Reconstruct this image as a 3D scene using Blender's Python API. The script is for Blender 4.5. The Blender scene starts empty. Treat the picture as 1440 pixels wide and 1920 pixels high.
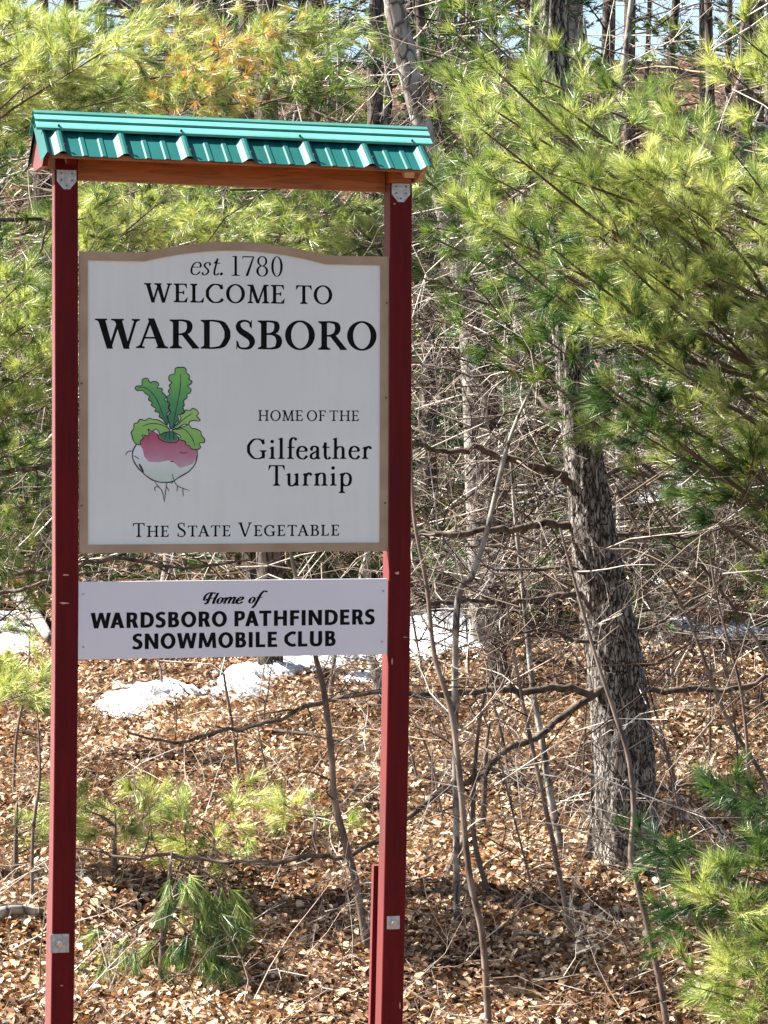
import bpy, math, random
import numpy as np
from mathutils import Vector, Matrix

# ------------------------------------------------------------------ camera, sky, sun
scene = bpy.context.scene
C = scene.collection
F, CX, CY, HY = 5370.0, 720.0, 960.0, 790.0     # focal length and centre in photo pixels, horizon row
ZC = 2.75
PITCH = math.atan((CY - HY) / F)
ROLL = 0.003
camd = bpy.data.cameras.new('camera')
cam = bpy.data.objects.new('camera', camd)
C.objects.link(cam)
scene.camera = cam
camd.sensor_fit = 'VERTICAL'
camd.sensor_height = 36.0
camd.lens = 36.0 * F / 1920.0
camd.clip_start = 0.1
camd.clip_end = 3000
CM = Matrix.Translation((0, 0, ZC)) @ Matrix.Rotation(math.pi / 2 - PITCH, 4, 'X') @ Matrix.Rotation(ROLL, 4, 'Z')
cam.matrix_world = CM
scene.render.resolution_x, scene.render.resolution_y = 768, 1024

SUN_DIR = Vector((-0.67, 0.15, 0.73)).normalized()      # towards the sun
elev = math.asin(SUN_DIR.z)
world = bpy.data.worlds.new('World')
scene.world = world
world.use_nodes = True
wn = world.node_tree
bg = wn.nodes['Background']
sky = wn.nodes.new('ShaderNodeTexSky')
sky.sky_type = 'NISHITA'
sky.sun_disc = False
sky.sun_elevation = elev
sky.sun_rotation = math.atan2(SUN_DIR.x, SUN_DIR.y)
sky.air_density = 1.0
sky.dust_density = 1.0
wn.links.new(sky.outputs[0], bg.inputs[0])
bg.inputs[1].default_value = 0.05
sl = bpy.data.lights.new('sun', 'SUN')
sl.energy = 5.0
sl.angle = math.radians(0.53)
sl.color = (1.0, 0.95, 0.87)
so = bpy.data.objects.new('sun', sl)
C.objects.link(so)
so.rotation_euler = SUN_DIR.to_track_quat('Z', 'Y').to_euler()
so.location = (-20, 0, 30)
vs = scene.view_settings
vs.view_transform = 'Standard'
vs.look = 'None'
vs.exposure = 2.3
vs.gamma = 1.0
vs.use_curve_mapping = False

rng = np.random.default_rng(7)
random.seed(7)
CMI = np.array(CM)

def ray(px, py):
    d = np.array([(px - CX) / F, -(py - CY) / F, -1.0])
    d = CMI[:3, :3] @ d
    return d / d[1]

def at(px, py, Y):
    d = ray(px, py)
    return np.array([0, 0, ZC]) + d * Y

# ------------------------------------------------------------------ terrain height
PY = np.array([-60, -4, 2, 6, 9, 11, 12.2, 15, 20, 25, 29, 34, 40, 47, 54, 62, 80, 140, 900])
PZ = np.array([1.1, 1.1, 1.05, .7, .1, 0, .16, .56, .95, 1.2, 1.75, 3.3, 5.4, 7.6, 9.2, 9.7, 9.2, 6, 2.0])
def gz(x, y):
    x = np.asarray(x, float); y = np.asarray(y, float)
    z = np.interp(y, PY, PZ)
    b = np.clip((y - 10) / 4, 0, 1)
    n = .05 * np.sin(x * 1.7 + y * .9) + .04 * np.sin(x * 3.1 - y * 2.3 + 1) + .025 * np.sin(x * 5.3 + 2) * np.sin(y * 4.1)
    n += .35 * np.sin(x * .13 + 1.1) * np.clip((y - 28) / 20, 0, 1)
    n += .05*np.exp(-((y-13.1)/.35)**2)*np.sin(x*1.9)
    return z + n * b

def ground_at(px, py):
    d = ray(px, py)
    ys = np.arange(8, 90, .02)
    z = ZC + d[2] * ys
    g = gz(d[0] * ys, ys)
    i = np.argmax(z <= g)
    Y = ys[i]
    return np.array([d[0] * Y, Y, gz(d[0] * Y, Y)])

# ------------------------------------------------------------------ object helpers
def thing(name, label, cat, loc=(0, 0, 0), group=None):
    o = bpy.data.objects.new(name, None)
    o.empty_display_size = .2
    C.objects.link(o)
    o.location = loc
    o['label'] = label; o['category'] = cat
    if group: o['group'] = group
    return o

def mesh_np(name, V, Fc, mat, parent=None, tint=None, smooth=False, offset=None):
    """V (n,3); Fc list of int arrays (m,k) of constant k"""
    V = np.asarray(V, np.float32)
    if offset is not None: V = V - np.asarray(offset, np.float32)
    me = bpy.data.meshes.new(name)
    if not isinstance(Fc, list): Fc = [Fc]
    Fc = [np.asarray(f, np.int32) for f in Fc if len(f)]
    idx = np.concatenate([f.ravel() for f in Fc])
    tot = np.concatenate([np.full(len(f), f.shape[1], np.int32) for f in Fc])
    st = np.concatenate([[0], np.cumsum(tot)[:-1]]).astype(np.int32)
    me.vertices.add(len(V)); me.vertices.foreach_set('co', V.ravel())
    me.loops.add(len(idx)); me.loops.foreach_set('vertex_index', idx)
    me.polygons.add(len(tot)); me.polygons.foreach_set('loop_start', st); me.polygons.foreach_set('loop_total', tot)
    if smooth: me.polygons.foreach_set('use_smooth', np.ones(len(tot), bool))
    if tint is not None:
        a = me.attributes.new('tint', 'FLOAT', 'POINT')
        a.data.foreach_set('value', np.asarray(tint, np.float32))
    me.update(calc_edges=True)
    me.materials.append(mat)
    o = bpy.data.objects.new(name, me)
    C.objects.link(o)
    if parent is not None: o.parent = parent
    return o

def mesh_py(name, verts, faces, mat, parent=None, smooth=False):
    me = bpy.data.meshes.new(name)
    me.from_pydata([tuple(v) for v in verts], [], faces)
    me.update(); me.materials.append(mat)
    if smooth: me.polygons.foreach_set('use_smooth', [True] * len(me.polygons))
    o = bpy.data.objects.new(name, me)
    C.objects.link(o)
    if parent is not None: o.parent = parent
    return o

class Poly:
    """collects boxes / prisms for ONE mesh"""
    def __init__(s): s.v = []; s.f = []
    def add(s, v, f):
        n = len(s.v); s.v += [tuple(p) for p in v]; s.f += [tuple(i + n for i in q) for q in f]
    def box(s, x0, x1, y0, y1, z0, z1):
        s.add([(x0,y0,z0),(x1,y0,z0),(x1,y1,z0),(x0,y1,z0),(x0,y0,z1),(x1,y0,z1),(x1,y1,z1),(x0,y1,z1)],
              [(3,2,1,0),(4,5,6,7),(0,1,5,4),(1,2,6,5),(2,3,7,6),(3,0,4,7)])
    def prism_y(s, pts, y0, y1):       # pts (x,z), counter-clockwise seen from -y
        n = len(pts)
        v = [(x, y0, z) for x, z in pts] + [(x, y1, z) for x, z in pts]
        s.add(v, [tuple(range(n)), tuple(range(2*n-1, n-1, -1))] + [((i+1)%n, i, i+n, (i+1)%n+n) for i in range(n)])
    def prism_x(s, pts, x0, x1):       # pts (y,z)
        n = len(pts)
        v = [(x0, y, z) for y, z in pts] + [(x1, y, z) for y, z in pts]
        s.add(v, [tuple(range(n-1, -1, -1)), tuple(range(n, 2*n))] + [(i, (i+1)%n, (i+1)%n+n, i+n) for i in range(n)])
    def build(s, name, mat, parent=None, bevel=0, smooth=False):
        o = mesh_py(name, s.v, s.f, mat, parent, smooth)
        if bevel:
            m = o.modifiers.new('bevel', 'BEVEL'); m.width = bevel; m.segments = 2; m.limit_method = 'ANGLE'
        return o

def tubes(P, R, sides=3):
    """P (M,K,3) R (M,K) -> V, F quads"""
    P = np.asarray(P, float); R = np.asarray(R, float)
    M, K, _ = P.shape
    T = np.empty_like(P)
    T[:, 1:-1] = P[:, 2:] - P[:, :-2]; T[:, 0] = P[:, 1] - P[:, 0]; T[:, -1] = P[:, -1] - P[:, -2]
    T /= np.linalg.norm(T, axis=2, keepdims=True) + 1e-9
    ref = np.where(np.abs(T[:, :1, 2:3]) > .85, np.array([1., 0, 0]), np.array([0, 0, 1.]))
    U = np.cross(T, np.broadcast_to(ref, T.shape)); U /= np.linalg.norm(U, axis=2, keepdims=True) + 1e-9
    W = np.cross(T, U)
    a = np.linspace(0, 2 * np.pi, sides, endpoint=False)
    V = P[:, :, None] + R[:, :, None, None] * (U[:, :, None] * np.cos(a)[None, None, :, None] + W[:, :, None] * np.sin(a)[None, None, :, None])
    V = V.reshape(-1, 3)
    base = (np.arange(M) * K * sides)[:, None, None] + (np.arange(K - 1) * sides)[None, :, None]
    j = np.arange(sides)[None, None, :]; j2 = (j + 1) % sides
    Fq = np.stack([base + j, base + j2, base + sides + j2, base + sides + j], -1).reshape(-1, 4)
    return V, Fq

def resample(P, n):
    P = np.asarray(P, float)
    # Catmull-Rom
    Q = np.vstack([2*P[0]-P[1], P, 2*P[-1]-P[-2]])
    out = []
    segs = len(P) - 1
    for t in np.linspace(0, segs - 1e-6, n):
        i = int(t); u = t - i
        p0, p1, p2, p3 = Q[i], Q[i+1], Q[i+2], Q[i+3]
        out.append(.5 * ((2*p1) + (-p0+p2)*u + (2*p0-5*p1+4*p2-p3)*u*u + (-p0+3*p1-3*p2+p3)*u**3))
    return np.array(out)

# ------------------------------------------------------------------ materials
def nt(name):
    m = bpy.data.materials.new(name); m.use_nodes = True
    n = m.node_tree.nodes; b = n['Principled BSDF']
    return m, n, m.node_tree.links, b

def noise(n, l, scale, detail=4, coord='Object', dist=0, sc=(1,1,1)):
    tc = n.new('ShaderNodeTexCoord'); mp = n.new('ShaderNodeMapping')
    mp.inputs['Scale'].default_value = sc
    l.new(tc.outputs[coord], mp.inputs[0])
    t = n.new('ShaderNodeTexNoise'); t.inputs['Scale'].default_value = scale; t.inputs['Detail'].default_value = detail
    t.inputs['Distortion'].default_value = dist
    l.new(mp.outputs[0], t.inputs['Vector'])
    return t

def ramp(n, l, src, stops, interp='LINEAR'):
    r = n.new('ShaderNodeValToRGB'); e = r.color_ramp.elements
    r.color_ramp.interpolation = interp
    while len(e) < len(stops): e.new(.5)
    for i, (p, c) in enumerate(stops):
        e[i].position = p; e[i].color = (*c, 1)
    l.new(src, r.inputs[0])
    return r

def bump(n, l, b, src, strength, dist=.01):
    bp = n.new('ShaderNodeBump'); bp.inputs['Strength'].default_value = strength; bp.inputs['Distance'].default_value = dist
    l.new(src, bp.inputs['Height']); l.new(bp.outputs[0], b.inputs['Normal'])

def mat_noise(name, c0, c1, scale=20, rough=.6, sc=(1,1,1), bs=.2, metallic=0, spec=.5, detail=4, coat=0, sheen=0, bd=.003):
    m, n, l, b = nt(name)
    t = noise(n, l, scale, detail, sc=sc)
    r = ramp(n, l, t.outputs['Fac'], [(.3, c0), (.7, c1)])
    l.new(r.outputs[0], b.inputs['Base Color'])
    b.inputs['Roughness'].default_value = rough
    b.inputs['Metallic'].default_value = metallic
    b.inputs['Specular IOR Level'].default_value = spec
    b.inputs['Coat Weight'].default_value = coat
    if sheen:
        b.inputs['Sheen Weight'].default_value = sheen; b.inputs['Sheen Roughness'].default_value = .45
        b.inputs['Sheen Tint'].default_value = (1, .85, .82, 1)
    if bs: bump(n, l, b, t.outputs['Fac'], bs, bd)
    return m

def mat_tint(name, stops, rough=.55, trans=.3, transcol=None, spec=.3):
    m, n, l, b = nt(name)
    a = n.new('ShaderNodeAttribute'); a.attribute_name = 'tint'
    r = ramp(n, l, a.outputs['Fac'], stops)
    l.new(r.outputs[0], b.inputs['Base Color'])
    b.inputs['Roughness'].default_value = rough
    b.inputs['Specular IOR Level'].default_value = spec
    if trans:
        out = n['Material Output']
        tr = n.new('ShaderNodeBsdfTranslucent'); mx = n.new('ShaderNodeMixShader')
        mul = n.new('ShaderNodeMix'); mul.data_type = 'RGBA'; mul.blend_type = 'MULTIPLY'; mul.inputs[0].default_value = 1
        l.new(r.outputs[0], mul.inputs[6]); mul.inputs[7].default_value = (*(transcol or (1.2, 1.3, .6)), 1)
        l.new(mul.outputs[2], tr.inputs[0])
        mx.inputs[0].default_value = trans
        l.new(b.outputs[0], mx.inputs[1]); l.new(tr.outputs[0], mx.inputs[2]); l.new(mx.outputs[0], out.inputs[0])
    return m

M = {}
def red_paint():
    m, n, l, b = nt('barn_red_paint')
    t = noise(n, l, 6, 6, sc=(6, 6, .6))
    r = ramp(n, l, t.outputs['Fac'], [(.25, (.075, .0015, .003)), (.75, (.125, .003, .005))])
    t2 = noise(n, l, 26, 8, sc=(1, 1, .45)); 
    r2 = ramp(n, l, t2.outputs['Fac'], [(.735, (0, 0, 0)), (.77, (1, 1, 1))])
    mx = n.new('ShaderNodeMix'); mx.data_type = 'RGBA'
    l.new(r2.outputs[0], mx.inputs[0]); l.new(r.outputs[0], mx.inputs[6]); mx.inputs[7].default_value = (.33, .12, .11, 1)
    l.new(mx.outputs[2], b.inputs['Base Color'])
    b.inputs['Roughness'].default_value = .55
    b.inputs['Specular IOR Level'].default_value = .15
    b.inputs['Sheen Weight'].default_value = .8; b.inputs['Sheen Roughness'].default_value = .30
    b.inputs['Sheen Tint'].default_value = (1, .72, .68, 1)
    t3 = noise(n, l, 60, 4, sc=(3, 3, .15))
    bump(n, l, b, t3.outputs['Fac'], .35, .002)
    return m
M['red'] = red_paint()
M['green_roof'] = mat_noise('teal_green_painted_steel', (.003, .072, .066), (.005, .09, .08), 5, .5, bs=.03, spec=.25)
M['green_cap'] = mat_noise('sunlit_look_green_painted_steel', (.08, .29, .235), (.11, .35, .29), 7, .5, bs=.03, spec=.3)  # lighter copy of the roof green, the cap's sun brightness put into colour
M['trim'] = mat_noise('weathered_tan_border_paint', (.30, .21, .13), (.40, .29, .19), 9, .7, bs=.1)
M['sign_white'] = mat_noise('white_sign_paint', (.65, .675, .64), (.71, .735, .695), 2.2, .45, bs=.02)
def streaks(m, amt, tone):
    n, l = m.node_tree.nodes, m.node_tree.links; b = n['Principled BSDF']; src = b.inputs['Base Color'].links[0].from_socket
    t = noise(n, l, 5, 7, sc=(6, 1, .35)); t2 = noise(n, l, 2.3, 5)
    mm = n.new('ShaderNodeMath'); mm.operation = 'MULTIPLY'; l.new(t.outputs['Fac'], mm.inputs[0]); l.new(t2.outputs['Fac'], mm.inputs[1])
    r = ramp(n, l, mm.outputs[0], [(.24, (1, 1, 1)), (.46, tone)])
    mx = n.new('ShaderNodeMix'); mx.data_type = 'RGBA'; mx.blend_type = 'MULTIPLY'; mx.inputs[0].default_value = amt
    l.new(src, mx.inputs[6]); l.new(r.outputs[0], mx.inputs[7]); l.new(mx.outputs[2], b.inputs['Base Color'])
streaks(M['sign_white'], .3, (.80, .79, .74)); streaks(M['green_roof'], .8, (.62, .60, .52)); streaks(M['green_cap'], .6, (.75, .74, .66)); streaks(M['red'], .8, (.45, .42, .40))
M['club_white'] = mat_noise('white_aluminium_sheet', (.63, .635, .67), (.69, .69, .715), 2.5, .35, bs=.01)
M['ink'] = mat_noise('black_vinyl_lettering', (.004, .005, .005), (.008, .009, .009), 30, .8, bs=0, spec=.1)
M['ink_out'] = mat_noise('black_outline_print', (.006, .010, .008), (.012, .016, .013), 30, .5, bs=0)
M['galv'] = mat_noise('galvanised_steel', (.30, .31, .32), (.50, .51, .51), 90, .45, bs=.1, metallic=.6)
M['bolt'] = mat_noise('bright_bolt_steel', (.5, .5, .5), (.7, .7, .7), 40, .28, bs=.05, metallic=.9)
M['screw'] = mat_noise('dark_screw_head', (.05, .04, .03), (.12, .09, .07), 60, .5, metallic=.5)
M['bare'] = mat_noise('chipped_paint_undercoat', (.40, .18, .17), (.55, .30, .28), 80, .7)
def wood(name, a, b_, c, sc=(.5, 6, 6)):
    m, n, l, b = nt(name)
    t = noise(n, l, 9, 8, sc=sc, dist=1.5)
    r = ramp(n, l, t.outputs['Fac'], [(.3, a), (.5, b_), (.72, c)])
    l.new(r.outputs[0], b.inputs['Base Color']); b.inputs['Roughness'].default_value = .5
    t2 = noise(n, l, 4.5, 2, sc=(1.6, 3, 3))
    r2 = ramp(n, l, t2.outputs['Fac'], [(.24, (.25, .12, .06)), (.31, (1, 1, 1))])
    mx = n.new('ShaderNodeMix'); mx.data_type = 'RGBA'; mx.blend_type = 'MULTIPLY'; mx.inputs[0].default_value = 1
    l.new(r.outputs[0], mx.inputs[6]); l.new(r2.outputs[0], mx.inputs[7]); l.new(mx.outputs[2], b.inputs['Base Color'])
    bump(n, l, b, t.outputs['Fac'], .15, .002)
    return m
M['beam'] = wood('orange_stained_pine', (.20, .055, .012), (.33, .105, .02), (.42, .15, .035))
M['soffit'] = wood('pale_pine_boards', (.35, .21, .11), (.48, .31, .17), (.58, .40, .25))

def bark(name, c0, c1, c2, sc=22, z=.22, bs=.9, lich=None):
    m, n, l, b = nt(name)
    tc = n.new('ShaderNodeTexCoord'); mp = n.new('ShaderNodeMapping'); mp.inputs['Scale'].default_value = (1, 1, z)
    l.new(tc.outputs['Object'], mp.inputs[0])
    v = n.new('ShaderNodeTexVoronoi'); v.feature = 'DISTANCE_TO_EDGE'; v.inputs['Scale'].default_value = sc
    t = n.new('ShaderNodeTexNoise'); t.inputs['Scale'].default_value = sc * .8; t.inputs['Detail'].default_value = 8
    l.new(mp.outputs[0], t.inputs['Vector'])
    mxv = n.new('ShaderNodeMix'); mxv.data_type = 'VECTOR'; mxv.inputs[0].default_value = .05
    l.new(mp.outputs[0], mxv.inputs[4]); l.new(t.outputs['Color'], mxv.inputs[5]); l.new(mxv.outputs[1], v.inputs['Vector'])
    mm = n.new('ShaderNodeMath'); mm.operation = 'MULTIPLY'
    r0 = ramp(n, l, v.outputs['Distance'], [(0, (0, 0, 0)), (.12, (1, 1, 1))])
    l.new(r0.outputs[0], mm.inputs[0]); l.new(t.outputs['Fac'], mm.inputs[1])
    r = ramp(n, l, mm.outputs[0], [(.05, c0), (.4, c1), (.62, c2)])
    col = r.outputs[0]
    if lich:
        t2 = noise(n, l, 7, 6); r2 = ramp(n, l, t2.outputs['Fac'], [(.5, (0, 0, 0)), (.62, (1, 1, 1))])
        mx = n.new('ShaderNodeMix'); mx.data_type = 'RGBA'; l.new(r2.outputs[0], mx.inputs[0]); l.new(col, mx.inputs[6])
        mx.inputs[7].default_value = (*lich, 1); col = mx.outputs[2]
    l.new(col, b.inputs['Base Color']); b.inputs['Roughness'].default_value = .85; b.inputs['Specular IOR Level'].default_value = .2
    bump(n, l, b, mm.outputs[0], bs, .012)
    return m
M['bark'] = bark('furrowed_pine_bark', (.015, .010, .008), (.085, .07, .06), (.34, .31, .275), 52, .30)
M['bark_dark'] = bark('dark_far_bark', (.02, .015, .012), (.07, .055, .045), (.13, .11, .09), 16, .25)
M['bark_grey'] = bark('smooth_grey_bark', (.06, .05, .045), (.17, .15, .13), (.30, .28, .25), 12, .5, .5, lich=(.33, .32, .29))
M['twig_grey'] = mat_tint('weathered_dead_twig', [(0, (.025, .015, .012)), (.35, (.09, .058, .043)), (.62, (.27, .215, .17)), (1, (.55, .50, .44))], .8, 0, spec=.2)
M['twig_brown'] = mat_tint('living_pine_twig', [(0, (.05, .035, .022)), (.5, (.14, .10, .065)), (1, (.27, .21, .14))], .8, 0, spec=.2)
M['sap_bark'] = mat_noise('sapling_bark', (.055, .035, .028), (.24, .185, .15), 16, .75, sc=(1, 1, .4), bs=.4, spec=.2, detail=8)
M['dead_bark'] = mat_noise('dead_branch_bark', (.025, .017, .014), (.16, .125, .10), 18, .85, bs=.6, spec=.15, detail=8)
M['needle'] = mat_tint('white_pine_needles', [(0, (.012, .04, .012)), (.25, (.04, .095, .022)), (.5, (.16, .24, .05)), (.72, (.46, .50, .16)), (.86, (.57, .59, .24)), (1, (.58, .24, .035))], .38, .27, (1.15, 1.15, .8), spec=.55)
M['litter_leaf'] = mat_tint('dry_fallen_leaf', [(0, (.035, .014, .009)), (.25, (.13, .06, .03)), (.48, (.33, .19, .105)), (.74, (.52, .375, .235)), (1, (.68, .56, .41))], .6, .15, (1.1, .8, .5), spec=.35)
M['grass_dry'] = mat_tint('dry_grass_straw', [(0, (.10, .055, .028)), (.6, (.27, .17, .09)), (1, (.46, .36, .22))], .6, .2, (1, .9, .6))
M['rock'] = mat_noise('pale_grey_rock', (.35, .34, .32), (.60, .59, .56), 12, .8, bs=.6)

def soil():
    m, n, l, b = nt('leaf_covered_forest_floor')
    tc = n.new('ShaderNodeTexCoord')
    v = n.new('ShaderNodeTexVoronoi'); v.inputs['Scale'].default_value = 14
    l.new(tc.outputs['Object'], v.inputs['Vector'])
    sp = n.new('ShaderNodeSeparateColor'); l.new(v.outputs['Color'], sp.inputs[0])
    r = ramp(n, l, sp.outputs[0], [(0, (.02, .010, .007)), (.35, (.07, .035, .02)), (.7, (.14, .08, .045)), (1, (.22, .14, .085))])
    t = noise(n, l, .9, 5)
    r2 = ramp(n, l, t.outputs['Fac'], [(.35, (.55, .5, .45)), (.6, (1, 1, 1))])
    mx = n.new('ShaderNodeMix'); mx.data_type = 'RGBA'; mx.blend_type = 'MULTIPLY'; mx.inputs[0].default_value = 1
    l.new(r.outputs[0], mx.inputs[6]); l.new(r2.outputs[0], mx.inputs[7]); l.new(mx.outputs[2], b.inputs['Base Color'])
    b.inputs['Roughness'].default_value = .9; b.inputs['Specular IOR Level'].default_value = .15
    bump(n, l, b, v.outputs['Distance'], 1.0, .05)
    return m
M['soil'] = soil()
def snow():
    m, n, l, b = nt('granular_old_snow')
    t = noise(n, l, 35, 6); t2 = noise(n, l, 6, 5)
    r = ramp(n, l, t2.outputs['Fac'], [(.3, (.50, .51, .53)), (.6, (.70, .71, .73))])
    t3 = noise(n, l, 45, 3); r3 = ramp(n, l, t3.outputs['Fac'], [(.60, (1, 1, 1)), (.66, (.30, .19, .11))])
    mx = n.new('ShaderNodeMix'); mx.data_type = 'RGBA'; mx.blend_type = 'MULTIPLY'; mx.inputs[0].default_value = 1
    l.new(r.outputs[0], mx.inputs[6]); l.new(r3.outputs[0], mx.inputs[7]); l.new(mx.outputs[2], b.inputs['Base Color'])
    b.inputs['Roughness'].default_value = .6; b.inputs['Subsurface Weight'].default_value = .0
    bump(n, l, b, t.outputs['Fac'], .5, .02)
    return m
M['snow'] = snow()
# ------------------------------------------------------------------ flat lettering from pen strokes
class Glyph:
    def __init__(s): s.strips = []; s.w = 0
    def quad(s, *p): s.strips.append((np.array([p[0], p[3]]), np.array([p[1], p[2]])))
    def bar(s, x0, y0, x1, y1, w0, w1=None):
        w1 = w0 if w1 is None else w1
        s.quad((x0-w0/2, y0), (x0+w0/2, y0), (x1+w1/2, y1), (x1-w1/2, y1))
    def rect(s, x0, y0, x1, y1): s.quad((x0, y0), (x1, y0), (x1, y1), (x0, y1))
    def serif(s, x, y, up, l, r, w, t=.035, k=.08):
        a, b = x-w/2, x+w/2
        s.rect(a-l, y, b+r, y+up*t)
        s.quad((a-l*.8, y+up*t), (b+r*.8, y+up*t), (b+r*.2, y+up*(t+k*.45)), (a-l*.2, y+up*(t+k*.45)))
        s.quad((a-l*.2, y+up*(t+k*.45)), (b+r*.2, y+up*(t+k*.45)), (b, y+up*(t+k)), (a, y+up*(t+k)))
    def path(s, pts, T, t, n=None, e=1.2, tap=(1, 1), ang=0.0, ws=None):
        n = n or len(pts) * 6
        P = resample([(p[0], p[1], 0) for p in pts], n)[:, :2]
        d = np.gradient(P, axis=0); d /= np.linalg.norm(d, axis=1, keepdims=True) + 1e-9
        a = np.arctan2(d[:, 1], d[:, 0]) - ang
        w = t + (T - t) * np.abs(np.sin(a)) ** e
        u = np.linspace(0, 1, n)
        if ws is not None: w = resample([(q, 0, 0) for q in ws], n)[:, 0]
        w = w * np.minimum(1, tap[0] + u * 5) * np.minimum(1, tap[1] + (1-u) * 5)
        nn = np.stack([-d[:, 1], d[:, 0]], 1)
        s.strips.append((P + nn * w[:, None] / 2, P - nn * w[:, None] / 2))
    def ring(s, cx, cy, rx, ry, T, t, a0=0, a1=2*math.pi, tilt=0, n=40):
        a = np.linspace(a0, a1, n)
        ca, sa = np.cos(a), np.sin(a)
        w = t + (T - t) * np.abs(np.cos(a - tilt)) ** 1.3
        O = np.stack([cx + rx*ca, cy + ry*sa], 1)
        nx, ny = ca / rx, sa / ry
        ln = np.hypot(nx, ny)
        I = O - np.stack([nx/ln, ny/ln], 1) * w[:, None]
        s.strips.append((O, I))
    def dot(s, cx, cy, r): s.ring(cx, cy, r, r, r*.98, r*.98, n=16)
    def shear(s, k):
        s.strips = [(np.stack([a[:,0]+k*a[:,1], a[:,1]], 1), np.stack([b[:,0]+k*b[:,1], b[:,1]], 1)) for a, b in s.strips]
        return s

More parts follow.
